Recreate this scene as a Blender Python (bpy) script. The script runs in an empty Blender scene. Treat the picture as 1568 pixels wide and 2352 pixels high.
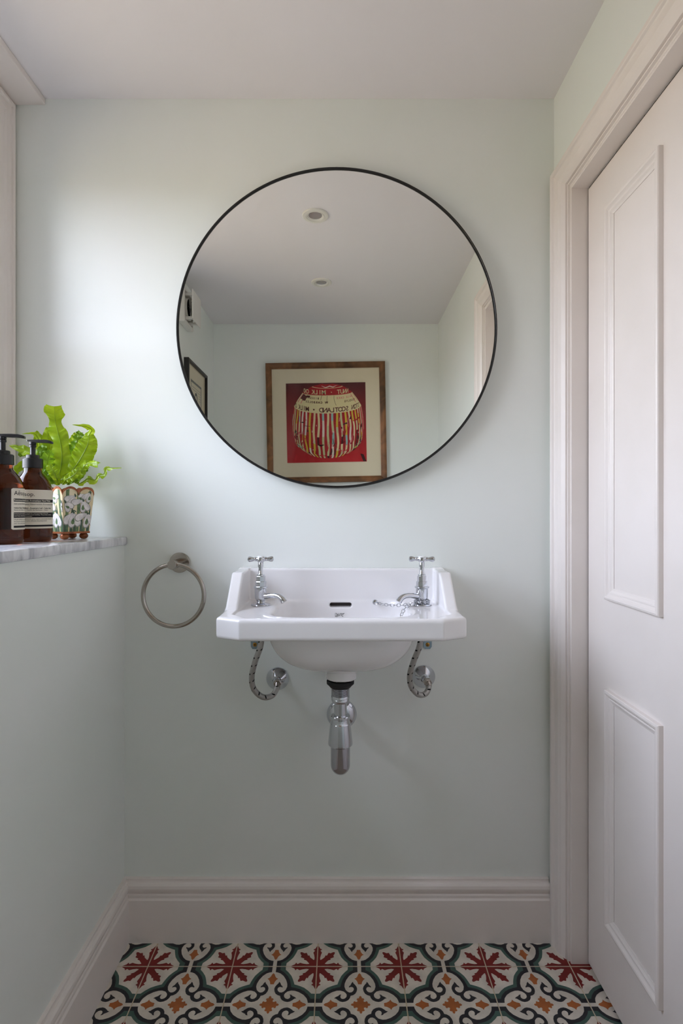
import bpy, bmesh, math, random
import numpy as np
from mathutils import Vector, Matrix

# ---------------------------------------------------------------- camera, sky, exposure
SC = bpy.context.scene
COL = SC.collection
F, CZ = 1250.0, 1.0763                       # focal length in pixels of the 1568x2352 frame, camera height
cam_d = bpy.data.cameras.new('camera')
cam_d.sensor_fit = 'VERTICAL'; cam_d.sensor_height = 36.0; cam_d.lens = 36.0 * F / 2352.0
cam_d.clip_start = 0.01
cam = bpy.data.objects.new('camera', cam_d); COL.objects.link(cam)
cam.location = (0, 0, CZ); cam.rotation_euler = (math.pi / 2, 0, 0)
SC.camera = cam

world = bpy.data.worlds.new('world'); SC.world = world; world.use_nodes = True
wn = world.node_tree; wn.nodes.clear()
w_out = wn.nodes.new('ShaderNodeOutputWorld'); w_bg = wn.nodes.new('ShaderNodeBackground')
w_tc = wn.nodes.new('ShaderNodeTexCoord'); w_sep = wn.nodes.new('ShaderNodeSeparateXYZ')
w_map = wn.nodes.new('ShaderNodeMapRange'); w_ramp = wn.nodes.new('ShaderNodeValToRGB')
wn.links.new(w_tc.outputs['Generated'], w_sep.inputs[0])
wn.links.new(w_sep.outputs['Z'], w_map.inputs['Value'])
w_map.inputs['From Min'].default_value = -1; w_map.inputs['From Max'].default_value = 1
wn.links.new(w_map.outputs[0], w_ramp.inputs[0])
cr = w_ramp.color_ramp                        # warm ground below the horizon, cool overcast sky above
cr.elements[0].position = 0.0; cr.elements[0].color = (0.21, 0.178, 0.13, 1)
cr.elements[1].position = 1.0; cr.elements[1].color = (0.74, 0.84, 1.12, 1)
e = cr.elements.new(0.49); e.color = (0.275, 0.235, 0.172, 1)
e = cr.elements.new(0.54); e.color = (0.82, 0.875, 1.02, 1)
wn.links.new(w_ramp.outputs[0], w_bg.inputs['Color'])
w_bg.inputs['Strength'].default_value = 13.7
wn.links.new(w_bg.outputs[0], w_out.inputs[0])

# the window opening (daylight comes in here); a portal guides the sky light through it
WIN_Y0, WIN_Y1, WIN_Z0, WIN_Z1 = 0.50, 1.255, 1.05, 1.955
port_d = bpy.data.lights.new('window_daylight', 'AREA'); port_d.shape = 'RECTANGLE'
port_d.size = WIN_Z1 - WIN_Z0; port_d.size_y = WIN_Y1 - WIN_Y0
port_d.cycles.is_portal = True
port = bpy.data.objects.new('window_daylight', port_d); COL.objects.link(port)
port.location = (-0.90, (WIN_Y0 + WIN_Y1) / 2, (WIN_Z0 + WIN_Z1) / 2)
port.rotation_euler = (0, -math.pi / 2, 0)

SC.view_settings.view_transform = 'Standard'; SC.view_settings.look = 'None'
SC.view_settings.gamma = 1.0; SC.view_settings.use_curve_mapping = False
SC.view_settings.exposure = 0.0
SC.cycles.use_denoising = True
SC.cycles.max_bounces = 10; SC.cycles.diffuse_bounces = 7; SC.cycles.glossy_bounces = 5
SC.cycles.transmission_bounces = 8; SC.cycles.transparent_max_bounces = 12
SC.cycles.use_adaptive_sampling = True; SC.cycles.adaptive_threshold = 0.1; SC.cycles.adaptive_min_samples = 16
SC.cycles.sample_clamp_indirect = 8.0; SC.cycles.blur_glossy = 0.5

# ---------------------------------------------------------------- materials
def lin(c):
    c /= 255.0
    return c / 12.92 if c <= 0.04045 else ((c + 0.055) / 1.055) ** 2.4
def rgb(r, g, b): return (lin(r), lin(g), lin(b), 1.0)
M = {}
def mat(name, col, rough=0.5, metal=0.0, **kw):
    m = bpy.data.materials.new(name); m.use_nodes = True
    b = m.node_tree.nodes['Principled BSDF']
    b.inputs['Base Color'].default_value = col; b.inputs['Roughness'].default_value = rough
    b.inputs['Metallic'].default_value = metal
    for k, v in kw.items(): b.inputs[k].default_value = v
    M[name] = m
    return m
def nodes_of(m):
    nt = m.node_tree
    return nt, nt.nodes, nt.links, nt.nodes['Principled BSDF']
def noise_colour(m, c1, c2, scale, detail=4, lo=0.35, hi=0.65, vec_scale=None, distortion=0.0):
    nt, N, L, b = nodes_of(m)
    tc = N.new('ShaderNodeTexCoord'); nz = N.new('ShaderNodeTexNoise'); rp = N.new('ShaderNodeValToRGB')
    nz.inputs['Scale'].default_value = scale; nz.inputs['Detail'].default_value = detail
    nz.inputs['Distortion'].default_value = distortion
    src = tc.outputs['Object']
    if vec_scale:
        mp = N.new('ShaderNodeMapping'); mp.inputs['Scale'].default_value = vec_scale
        L.new(src, mp.inputs[0]); src = mp.outputs[0]
    L.new(src, nz.inputs['Vector']); L.new(nz.outputs['Fac'], rp.inputs[0])
    rp.color_ramp.elements[0].position = lo; rp.color_ramp.elements[0].color = c1
    rp.color_ramp.elements[1].position = hi; rp.color_ramp.elements[1].color = c2
    L.new(rp.outputs[0], b.inputs['Base Color'])
    return nz
def add_bump(m, scale, strength, dist=0.001, detail=3, vec_scale=None):
    nt, N, L, b = nodes_of(m)
    tc = N.new('ShaderNodeTexCoord'); nz = N.new('ShaderNodeTexNoise'); bp = N.new('ShaderNodeBump')
    nz.inputs['Scale'].default_value = scale; nz.inputs['Detail'].default_value = detail
    bp.inputs['Strength'].default_value = strength; bp.inputs['Distance'].default_value = dist
    src = tc.outputs['Object']
    if vec_scale:
        mp = N.new('ShaderNodeMapping'); mp.inputs['Scale'].default_value = vec_scale
        L.new(src, mp.inputs[0]); src = mp.outputs[0]
    L.new(src, nz.inputs['Vector']); L.new(nz.outputs['Fac'], bp.inputs['Height'])
    L.new(bp.outputs[0], b.inputs['Normal'])

m = mat('wall_paint', rgb(232, 236, 231), 0.5); noise_colour(m, rgb(230, 235, 229), rgb(234, 237, 233), 3.0); add_bump(m, 60, 0.08)
m = mat('ceiling_paint', rgb(232, 228, 229), 0.8); add_bump(m, 40, 0.06)
m = mat('white_gloss', rgb(235, 227, 222), 0.38); noise_colour(m, rgb(233, 225, 219), rgb(237, 229, 224), 6.0); add_bump(m, 30, 0.04, vec_scale=(1, 1, 0.3))
m = mat('ceramic', rgb(239, 237, 237), 0.06, **{'Coat Weight': 0.3, 'Coat Roughness': 0.03})
mat('chrome', rgb(205, 207, 212), 0.06, 1.0)
mat('satin_steel', rgb(176, 168, 160), 0.16, 1.0)
mat('dark_chrome', rgb(186, 186, 192), 0.10, 1.0)
mat('zinc', rgb(150, 165, 175), 0.3, 1.0)
mat('brass', rgb(190, 140, 60), 0.3, 1.0)
mat('rubber_and_gap_shade', rgb(22, 21, 22), 0.6)  # rubber of the trap washer, and the black painted into the door gap as shade
mat('void_shade', rgb(52, 46, 44), 0.8)  # dark tone standing in for shade inside the overflow
mat('mirror_glass', rgb(246, 247, 244), 0.0, 1.0)
mat('black_metal', rgb(22, 21, 21), 0.35)
mat('black_plastic', rgb(13, 12, 15), 0.38)
mat('white_plastic', rgb(225, 222, 214), 0.4)
mat('cream_card', rgb(232, 222, 196), 0.9)
mat('black_ink', rgb(26, 25, 27), 0.8)
mat('grey_ink', rgb(105, 105, 100), 0.8)
mat('label_paper', rgb(226, 218, 200), 0.6)
mat('porcelain', rgb(240, 240, 238), 0.15)
mat('lamp_lens', rgb(190, 190, 195), 0.15, 0.5)
m = mat('frame_wood', rgb(110, 75, 45), 0.35, 0.25); noise_colour(m, rgb(84, 58, 36), rgb(142, 96, 60), 9.0, 6, vec_scale=(1, 1, 1), distortion=1.0)
m = mat('grout', rgb(215, 200, 172), 0.9)
TILE_COL = dict(tile_cream=(222, 213, 200), tile_black=(33, 33, 40), tile_green=(66, 95, 86), tile_red=(122, 22, 18), tile_orange=(176, 98, 46))
for k, c in TILE_COL.items():
    m = mat(k, rgb(*c), 0.42)
    noise_colour(m, rgb(*[x * 0.94 for x in c]), rgb(*[min(255, x * 1.04) for x in c]), 30.0, 5)
# marble: white with grey veins
m = mat('marble', rgb(215, 215, 218), 0.1)
nt, N, L, b = nodes_of(m)
tc = N.new('ShaderNodeTexCoord'); mp = N.new('ShaderNodeMapping'); mp.inputs['Rotation'].default_value = (0.3, 0.5, 0.6)
nz = N.new('ShaderNodeTexNoise'); nz.inputs['Scale'].default_value = 22; nz.inputs['Detail'].default_value = 10; nz.inputs['Distortion'].default_value = 0.8; mp.inputs['Scale'].default_value = (1.6, 1.6, 0.55)
rp = N.new('ShaderNodeValToRGB')
L.new(tc.outputs['Object'], mp.inputs[0]); L.new(mp.outputs[0], nz.inputs['Vector']); L.new(nz.outputs['Fac'], rp.inputs[0])
rp.color_ramp.elements[0].position = 0.33; rp.color_ramp.elements[0].color = rgb(176, 176, 182)
rp.color_ramp.elements[1].position = 0.56; rp.color_ramp.elements[1].color = rgb(226, 226, 228)
L.new(rp.outputs[0], b.inputs['Base Color'])
# clear window glass
m = mat('window_glass', (1, 1, 1, 1), 0.02); nt, N, L, b = nodes_of(m)
tr = N.new('ShaderNodeBsdfTransparent'); gl = N.new('ShaderNodeBsdfGlossy'); mx = N.new('ShaderNodeMixShader'); fr = N.new('ShaderNodeFresnel')
gl.inputs['Roughness'].default_value = 0.02; fr.inputs['IOR'].default_value = 1.2
L.new(fr.outputs[0], mx.inputs[0]); L.new(tr.outputs[0], mx.inputs[1]); L.new(gl.outputs[0], mx.inputs[2])
L.new(mx.outputs[0], N['Material Output'].inputs['Surface'])
# glass in front of the framed pictures
m = mat('picture_glass', (1, 1, 1, 1), 0.02); nt, N, L, b = nodes_of(m)
tr = N.new('ShaderNodeBsdfTransparent'); gl = N.new('ShaderNodeBsdfGlossy'); mx = N.new('ShaderNodeMixShader'); fr = N.new('ShaderNodeFresnel')
gl.inputs['Roughness'].default_value = 0.02; fr.inputs['IOR'].default_value = 1.3
L.new(fr.outputs[0], mx.inputs[0]); L.new(tr.outputs[0], mx.inputs[1]); L.new(gl.outputs[0], mx.inputs[2])
L.new(mx.outputs[0], N['Material Output'].inputs['Surface'])
# amber glass
mat('amber_glass', (0.115, 0.025, 0.008, 1), 0.03, **{'Transmission Weight': 0.93, 'IOR': 1.38, 'Specular IOR Level': 0.6})
# leaves
def leaf_mat(name, c1, c2):
    m = mat(name, c1, 0.28); noise_colour(m, c1, c2, 40.0, 3)
    nt, N, L, b = nodes_of(m)
    b.inputs['Specular IOR Level'].default_value = 0.5
    tl = N.new('ShaderNodeBsdfTranslucent'); tl.inputs['Color'].default_value = (c2[0] * 1.5, c2[1] * 1.35, c2[2] * 0.8, 1)
    mx = N.new('ShaderNodeMixShader'); mx.inputs[0].default_value = 0.38
    L.new(b.outputs[0], mx.inputs[1]); L.new(tl.outputs[0], mx.inputs[2])
    L.new(mx.outputs[0], N['Material Output'].inputs['Surface'])
leaf_mat('leaf_green', rgb(128, 164, 26), rgb(168, 196, 44))
leaf_mat('leaf_deep', rgb(84, 126, 24), rgb(118, 158, 34))
leaf_mat('leaf_rib', rgb(120, 150, 36), rgb(150, 176, 60))
mat('leaf_tip', rgb(120, 88, 40), 0.6)
mat('soil', rgb(48, 34, 26), 0.95)
m = mat('copper_paint', rgb(150, 86, 50), 0.4, 0.45); noise_colour(m, rgb(120, 64, 34), rgb(172, 104, 60), 60.0, 4)
mat('terracotta', rgb(150, 62, 38), 0.7)
m = mat('pot_cream', rgb(232, 212, 168), 0.5); noise_colour(m, rgb(226, 204, 156), rgb(236, 222, 188), 25.0, 3)
m = mat('print_green', rgb(84, 112, 70), 0.5); noise_colour(m, rgb(66, 96, 66), rgb(112, 138, 84), 120.0, 3)
m = mat('print_dark_green', rgb(64, 90, 66), 0.5)
m = mat('print_white', rgb(226, 220, 216), 0.5); noise_colour(m, rgb(206, 200, 198), rgb(238, 232, 228), 90.0, 3)
mat('print_grey', rgb(150, 148, 138), 0.5)
# print colours of the big picture
for k, c in dict(art_red=(176, 26, 36), art_dark=(70, 22, 26), art_cream=(232, 220, 170), art_yellow=(222, 200, 70), art_aqua=(160, 205, 195),
                 art_pale=(206, 212, 160), art_pink=(222, 130, 130), art_brown=(92, 30, 30), art_bright=(205, 40, 50), art_white=(236, 230, 214)).items():
    mat(k, rgb(*c), 0.7)
m = mat('art_ground', rgb(150, 24, 32), 0.7); nt, N, L, b = nodes_of(m)
tc = N.new('ShaderNodeTexCoord'); sp = N.new('ShaderNodeSeparateXYZ'); rp = N.new('ShaderNodeValToRGB')
L.new(tc.outputs['Generated'], sp.inputs[0]); L.new(sp.outputs['Z'], rp.inputs[0]); L.new(rp.outputs[0], b.inputs['Base Color'])
rp.color_ramp.elements[0].color = rgb(196, 30, 38); rp.color_ramp.elements[1].color = rgb(88, 26, 30)
# braided hose: woven wires with dark flecks, laid out along the hose
m = mat('braid', rgb(150, 146, 142), 0.3, 0.9); nt, N, L, b = nodes_of(m)
uv = N.new('ShaderNodeUVMap'); wa = N.new('ShaderNodeTexWave'); wb = N.new('ShaderNodeTexWave'); mpa = N.new('ShaderNodeMapping'); mpb = N.new('ShaderNodeMapping')
mpa.inputs['Rotation'].default_value = (0, 0, 0.7); mpb.inputs['Rotation'].default_value = (0, 0, -0.7)
for mpx, wx in ((mpa, wa), (mpb, wb)):
    L.new(uv.outputs[0], mpx.inputs[0]); L.new(mpx.outputs[0], wx.inputs['Vector']); wx.inputs['Scale'].default_value = 1.9
mul = N.new('ShaderNodeMath'); mul.operation = 'MAXIMUM'; L.new(wa.outputs['Fac'], mul.inputs[0]); L.new(wb.outputs['Fac'], mul.inputs[1])
wc = N.new('ShaderNodeTexWave'); mpc = N.new('ShaderNodeMapping'); mpc.inputs['Rotation'].default_value = (0, 0, 0.42)
L.new(uv.outputs[0], mpc.inputs[0]); L.new(mpc.outputs[0], wc.inputs['Vector']); wc.inputs['Scale'].default_value = 0.16
wd = N.new('ShaderNodeTexWave'); wd.bands_direction = 'Y'; wd.inputs['Scale'].default_value = 0.2142; L.new(uv.outputs[0], wd.inputs['Vector'])
mxd = N.new('ShaderNodeMath'); mxd.operation = 'MAXIMUM'; g5 = N.new('ShaderNodeMath'); g5.operation = 'GREATER_THAN'; g5.inputs[1].default_value = 0.6; L.new(wd.outputs['Fac'], g5.inputs[0]); L.new(wc.outputs['Fac'], mxd.inputs[0]); L.new(g5.outputs[0], mxd.inputs[1])
lt = N.new('ShaderNodeMath'); lt.operation = 'GREATER_THAN'; lt.inputs[1].default_value = 0.065; L.new(mxd.outputs[0], lt.inputs[0])
rp = N.new('ShaderNodeValToRGB'); L.new(mul.outputs[0], rp.inputs[0])
rp.color_ramp.elements[0].position = 0.2; rp.color_ramp.elements[0].color = rgb(70, 66, 64); rp.color_ramp.elements[1].position = 0.8; rp.color_ramp.elements[1].color = rgb(205, 202, 198)
mc = N.new('ShaderNodeMix'); mc.data_type = 'RGBA'; mc.inputs[6].default_value = rgb(18, 18, 20)
L.new(lt.outputs[0], mc.inputs[0]); L.new(rp.outputs[0], mc.inputs[7]); L.new(mc.outputs[2], b.inputs['Base Color'])
bp = N.new('ShaderNodeBump'); bp.inputs['Strength'].default_value = 0.6; bp.inputs['Distance'].default_value = 0.0006
L.new(mul.outputs[0], bp.inputs['Height']); L.new(bp.outputs[0], b.inputs['Normal'])

# ---------------------------------------------------------------- mesh helpers
def P(px, py, Y):
    """pixel of the photograph + distance Y from the camera plane -> point"""
    return Vector(((px - 784.0) * Y / F, Y, CZ - (py - 1176.0) * Y / F))
def catmull(pts, n=8, closed=False):
    pts = [Vector(p) for p in pts]; out = []; k = len(pts)
    rng = range(k) if closed else range(k - 1)
    for i in rng:
        if closed: a, b_, c, d = pts[(i - 1) % k], pts[i], pts[(i + 1) % k], pts[(i + 2) % k]
        else: a, b_, c, d = pts[max(i - 1, 0)], pts[i], pts[i + 1], pts[min(i + 2, k - 1)]
        for j in range(n):
            t = j / n
            out.append(0.5 * ((2 * b_) + (c - a) * t + (2 * a - 5 * b_ + 4 * c - d) * t * t + (3 * b_ - a - 3 * c + d) * t ** 3))
    if not closed: out.append(pts[-1])
    return out

class MB:
    def __init__(s): s.v = []; s.f = []; s.m = []; s.uv = {}
    def add(s, verts, faces, mi=0):
        o = len(s.v); s.v += [tuple(p) for p in verts]
        for f in faces: s.f.append(tuple(o + i for i in f)); s.m.append(mi)
        return s
    def box(s, x0, x1, y0, y1, z0, z1, mi=0):
        v = [(x, y, z) for z in (z0, z1) for y in (y0, y1) for x in (x0, x1)]
        return s.add(v, [(0, 2, 3, 1), (4, 5, 7, 6), (0, 1, 5, 4), (2, 6, 7, 3), (0, 4, 6, 2), (1, 3, 7, 5)], mi)
    def lathe(s, prof, base=(0, 0, 0), axis='Z', n=32, mi=0, mtx=None):
        """prof: (radius, height) pairs along the axis"""
        vs = []; fs = []
        for r, h in prof:
            for k in range(n):
                a = 2 * math.pi * k / n; p = Vector((r * math.cos(a), r * math.sin(a), h))
                if mtx is not None: p = mtx @ p
                elif axis == 'Y': p = Vector((p.x, -p.z, p.y))      # height runs towards the camera
                elif axis == 'X': p = Vector((p.z, p.x, p.y))
                vs.append(p + Vector(base))
        for i in range(len(prof) - 1):
            for k in range(n):
                fs.append((i * n + k, i * n + (k + 1) % n, (i + 1) * n + (k + 1) % n, (i + 1) * n + k))
        if prof[0][0] > 1e-6: fs.append(tuple(reversed(range(n))))
        if prof[-1][0] > 1e-6: fs.append(tuple((len(prof) - 1) * n + k for k in range(n)))
        return s.add(vs, fs, mi)
    def tube(s, path, rad, n=14, mi=0, closed=False, caps=True, uv=False):
        path = [Vector(p) for p in path]; k = len(path)
        rad = rad if callable(rad) else (lambda t, r=rad: r)
        tans = []
        for i in range(k):
            if closed: t = path[(i + 1) % k] - path[i - 1]
            else: t = path[min(i + 1, k - 1)] - path[max(i - 1, 0)]
            tans.append(t.normalized())
        up = Vector((0, 0, 1)) if abs(tans[0].z) < 0.9 else Vector((0, 1, 0))
        nrm = (up - tans[0] * up.dot(tans[0])).normalized(); vs = []; fs = []; o = len(s.v); dist = 0; ds = []
        for i in range(k):
            if i: dist += (path[i] - path[i - 1]).length
            ds.append(dist)
            nrm = (nrm - tans[i] * nrm.dot(tans[i])).normalized(); bn = tans[i].cross(nrm)
            r = rad(i / (k - 1))
            for j in range(n):
                a = 2 * math.pi * j / n
                vs.append(path[i] + (nrm * math.cos(a) + bn * math.sin(a)) * r)
        for i in range(k if closed else k - 1):
            for j in range(n):
                fs.append((i * n + j, i * n + (j + 1) % n, ((i + 1) % k) * n + (j + 1) % n, ((i + 1) % k) * n + j))
        if caps and not closed: fs += [tuple(reversed(range(n))), tuple((k - 1) * n + j for j in range(n))]
        if uv:
            f0 = len(s.f)
            for i in range(k - 1):
                for j in range(n):
                    s.uv[f0 + i * n + j] = [(ds[i] * 100, j / n * 4.4), (ds[i] * 100, (j + 1) / n * 4.4), (ds[i + 1] * 100, (j + 1) / n * 4.4), (ds[i + 1] * 100, j / n * 4.4)]
        return s.add(vs, fs, mi)
    def loft(s, rings, closed=True, mi=0, cap_end=False):
        n = len(rings[0]); vs = [p for r in rings for p in r]; fs = []
        for i in range(len(rings) - 1):
            for j in range(n if closed else n - 1):
                fs.append((i * n + j, i * n + (j + 1) % n, (i + 1) * n + (j + 1) % n, (i + 1) * n + j))
        if cap_end: fs += [tuple(reversed(range(n))), tuple((len(rings) - 1) * n + j for j in range(n))]
        return s.add(vs, fs, mi)
    def build(s, name, mats, parent=None, smooth=None, bevel=None, recalc=True, tri=False):
        me = bpy.data.meshes.new(name); me.from_pydata(s.v, [], s.f)
        for mm in (mats if isinstance(mats, (list, tuple)) else [mats]): me.materials.append(M[mm])
        me.polygons.foreach_set('material_index', s.m)
        if s.uv:
            ul = me.uv_layers.new(name='UVMap')
            for fi, co in s.uv.items():
                for li, c in zip(me.polygons[fi].loop_indices, co): ul.data[li].uv = c
        if recalc or bevel or tri:
            bm = bmesh.new(); bm.from_mesh(me)
            if recalc: bmesh.ops.recalc_face_normals(bm, faces=bm.faces)
            if bevel:
                bmesh.ops.bevel(bm, geom=[e for e in bm.edges if e.calc_face_angle(0) > 0.6], offset=bevel, segments=2, profile=0.5, affect='EDGES', clamp_overlap=True)
            if tri: bmesh.ops.triangulate(bm, faces=[f for f in bm.faces if len(f.verts) > 4])
            bm.to_mesh(me); bm.free()
        if smooth is not None:
            me.polygons.foreach_set('use_smooth', [True] * len(me.polygons)); me.set_sharp_from_angle(angle=smooth)
        me.update()
        o = bpy.data.objects.new(name, me); COL.objects.link(o)
        if parent is not None: attach(o, parent)
        return o
def attach(o, parent):
    o.parent = parent; o.matrix_parent_inverse = world_of(parent).inverted()
def world_of(o):
    m_ = o.matrix_basis.copy()
    if o.parent: m_ = world_of(o.parent) @ o.matrix_parent_inverse @ m_
    return m_
def tag(o, label=None, cat=None, group=None, kind=None):
    if label: o['label'] = label
    if cat: o['category'] = cat
    if group: o['group'] = group
    if kind: o['kind'] = kind
    return o
def empty(name, loc):
    o = bpy.data.objects.new(name, None); o.empty_display_size = 0.05; o.location = loc; COL.objects.link(o); return o
def struct(o, label): return tag(o, label, kind='structure')
S35 = math.radians(35)

def text_mesh(body, size, align='LEFT', bold=0.0):
    cu = bpy.data.curves.new('t', 'FONT'); cu.body = body; cu.size = size; cu.align_x = align; cu.offset = bold
    cu.resolution_u = 3
    o = bpy.data.objects.new('t', cu); COL.objects.link(o)
    dg = bpy.context.evaluated_depsgraph_get(); dg.update()
    me = o.evaluated_get(dg).to_mesh()
    v = [tuple(p.co) for p in me.vertices]; f = [tuple(p.vertices) for p in me.polygons]
    o.evaluated_get(dg).to_mesh_clear(); bpy.data.objects.remove(o); bpy.data.curves.remove(cu)
    return v, f

# ---------------------------------------------------------------- room shell
YB, YF = 1.376, -0.32                 # basin wall, wall behind the camera
XR, XL, XW = 0.537, -0.7117, -0.83    # door wall, left wall, window plane
ZC = 2.121
XH = -0.549                           # face of the boxed half-height wall below the marble
YREC = 0.45                           # where the window recess starts
struct(MB().box(-0.95, 0.68, YB, YB + 0.1, -0.1, ZC + 0.1).build('wall_back', 'wall_paint'), 'pale green painted wall behind the round mirror and basin')
struct(MB().box(-0.95, 0.68, YF - 0.1, YF, -0.1, ZC + 0.1).build('wall_front', 'wall_paint'), 'pale green wall with the red framed print, seen in the mirror')
DY0, DY1, DZ = 0.634, 1.296, 1.847    # door opening
b_ = MB(); b_.box(XR, XR + 0.13, YF, DY0 - 0.055, -0.1, ZC + 0.1); b_.box(XR, XR + 0.13, DY1 + 0.055, YB, -0.1, ZC + 0.1)
b_.box(XR, XR + 0.13, DY0 - 0.055, DY1 + 0.055, DZ + 0.055, ZC + 0.1); b_.box(0.642, 0.667, DY0 - 0.055, DY1 + 0.055, -0.1, DZ + 0.055)  # last box: unseen panel added behind the door to stop sky leaking in
struct(b_.build('wall_right', 'wall_paint'), 'pale green wall around and above the white panelled door')
b_ = MB(); b_.box(-0.95, XL, YF, YREC, -0.1, ZC + 0.1)
b_.box(-0.95, XW, YREC, YB, -0.1, WIN_Z0); b_.box(-0.95, XW, YREC, YB, WIN_Z1, ZC + 0.1)
b_.box(-0.95, XW, YREC, WIN_Y0, WIN_Z0, WIN_Z1); b_.box(-0.95, XW, WIN_Y1, YB, WIN_Z0, WIN_Z1)
struct(b_.build('wall_left', 'wall_paint'), 'pale green left wall with the window recess above the marble ledge')
b_ = MB(); b_.box(XL, XH, YF, YREC, 0.0, 0.9935); b_.box(XW, XH, YREC, YB, 0.0, 0.9935)
struct(b_.build('wall_left_lower', 'wall_paint'), 'half-height pale green boxed wall below the marble ledge')
struct(MB().box(-0.95, 0.68, YF - 0.1, YB + 0.1, ZC, ZC + 0.1).build('ceiling', 'ceiling_paint'), 'flat white ceiling with two recessed downlights')
struct(MB().box(XW, -0.748, YREC, YB, ZC - 0.0165, ZC).build('trim_1', 'white_gloss', bevel=0.002), 'thin white board on the ceiling above the window')

# floor: grout bed with patterned tiles
FX0, FX1 = XH, XR
floor = struct(MB().box(-0.95, 0.68, YF - 0.1, YB + 0.1, -0.1, -0.0015).build('floor', 'grout'), 'patterned encaustic tile floor in cream, black, green and red')
def tile_pt(cx, cy):
    px, py = 700 + cx / 6.03, 2160 + cy / 6.03
    s = py - 1176
    return (((px - 784) * CZ / s - 0.0418) / 0.2, (F * CZ / s - 1.1887) / 0.2)
def conv(l): return [tile_pt(*p) for p in l]
def mir(l): return [(v, u) for u, v in l]
edge_fix = lambda l: [(l[0][0], 0.497)] + l[1:]
inner = edge_fix(conv([(778, 370), (780, 437), (815, 443), (850, 455), (900, 490), (945, 545), (972, 600), (978, 640), (965, 685), (940, 710), (915, 721), (885, 718), (860, 700), (848, 675), (855, 655), (872, 644), (895, 645), (917, 655), (912, 632), (893, 620), (875, 590), (855, 570), (850, 592), (830, 612), (810, 640), (803, 668), (812, 705), (835, 740), (868, 760)]))
dk = sum(tile_pt(905, 770)) / 2; inner.append((dk, dk))
outer = edge_fix(conv([(838, 370), (840, 410), (870, 423), (900, 440), (960, 490), (1000, 550), (1020, 600)]))
dk = sum(tile_pt(1035, 645)) / 2; outer.append((dk, dk))
starb = edge_fix(conv([(910, 370), (915, 405), (960, 440), (1010, 490), (1040, 540), (1060, 580)]))
dk = sum(tile_pt(1072, 608)) / 2; starb.append((dk, dk))
def full(half): return half + list(reversed(mir(half)))[1:]
fi, fo, fs_ = full(inner), full(outer), full(starb)
black_poly = fi + list(reversed(fo)); green_poly = fo + list(reversed(fs_))
arm = [(.305, 0), (.29, .012), (.262, .026), (.248, .052), (.23, .030), (.20, .050), (.165, .038), (.12, .030), (.09, .034)]
q = math.sqrt(.5)
dia = [((t - w) * q + 0, (t + w) * q) for t, w in []]
darm = [(.098, .036), (.15, .032), (.18, .046), (.188, .030), (.232, .048), (.246, .024), (.28, .014), (.292, 0)]
octant = [(x, y) for x, y in arm] + [(t * q + w * q, t * q - w * q) for t, w in darm]
star_half = octant + list(reversed([(y, x) for x, y in octant]))[1:]
star_poly = [(0.497, 0.497)] + [(max(-.497, min(.497, 0.5 - x)), max(-.497, min(.497, 0.5 - y))) for x, y in star_half]
tul = conv([(760, 452), (775, 470), (785, 495), (805, 518), (833, 530), (810, 545), (792, 575), (785, 607), (760, 607)])
tul = [(0 if i in (0, 8) else u, v) for i, (u, v) in enumerate(tul)]
tulip_poly = tul + [(-u, v) for u, v in reversed(tul[1:-1])]
fl = conv([(768, 768), (786, 784), (786, 800), (812, 803), (824, 818), (812, 830)]); fl[0] = (0, fl[0][1]); dk = sum(tile_pt(812, 848)) / 2
fq = fl + [(dk, dk)] + [(v, u) for u, v in reversed(fl)]
flower_poly = []
for r in range(4):
    c, s = ((1, 0), (0, -1), (-1, 0), (0, 1))[r]
    flower_poly += [(u * c - v * s, u * s + v * c) for u, v in fq][:-1]
layers = []
for r in range(4):
    c, s = ((1, 0), (0, 1), (-1, 0), (0, -1))[r]
    for poly, mi in ((green_poly, 2), (black_poly, 1), (star_poly, 3), (tulip_poly, 4)):
        layers.append(([(u * c - v * s, u * s + v * c) for u, v in poly], mi))
layers.append((flower_poly, 4))
def tile_bmesh():
    bm = bmesh.new(); h = 0.0988; c = 0.0006
    def ring(r, z): return [bm.verts.new((x * r, y * r, z)) for x, y in ((-1, -1), (1, -1), (1, 1), (-1, 1))]
    a, b2, d = ring(h, -0.008), ring(h, -c), ring(h - c, 0)
    for p_, q_ in ((a, b2), (b2, d)):
        for i in range(4): bm.faces.new((p_[i], p_[(i + 1) % 4], q_[(i + 1) % 4], q_[i]))
    bm.faces.new(d)
    for k, (poly, mi) in enumerate(layers):
        vs = [bm.verts.new((u * 0.2 * 0.993, v * 0.2 * 0.993, 0.00012 + 0.00004 * (mi % 3))) for u, v in poly]
        f = bm.faces.new(vs); f.material_index = mi
        f.normal_update()
        if f.normal.z < 0: f.normal_flip()
    bmesh.ops.triangulate(bm, faces=[f for f in bm.faces if len(f.verts) > 4])
    return bm
bm0 = tile_bmesh(); tile_me = bpy.data.meshes.new('floor_tile')
bm0.to_mesh(tile_me)
for k in ('tile_cream', 'tile_black', 'tile_green', 'tile_red', 'tile_orange'): tile_me.materials.append(M[k])
TX0, TX1, TY0, TY1 = XH + 0.001, 0.642, YF + 0.001, YB - 0.001
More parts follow.
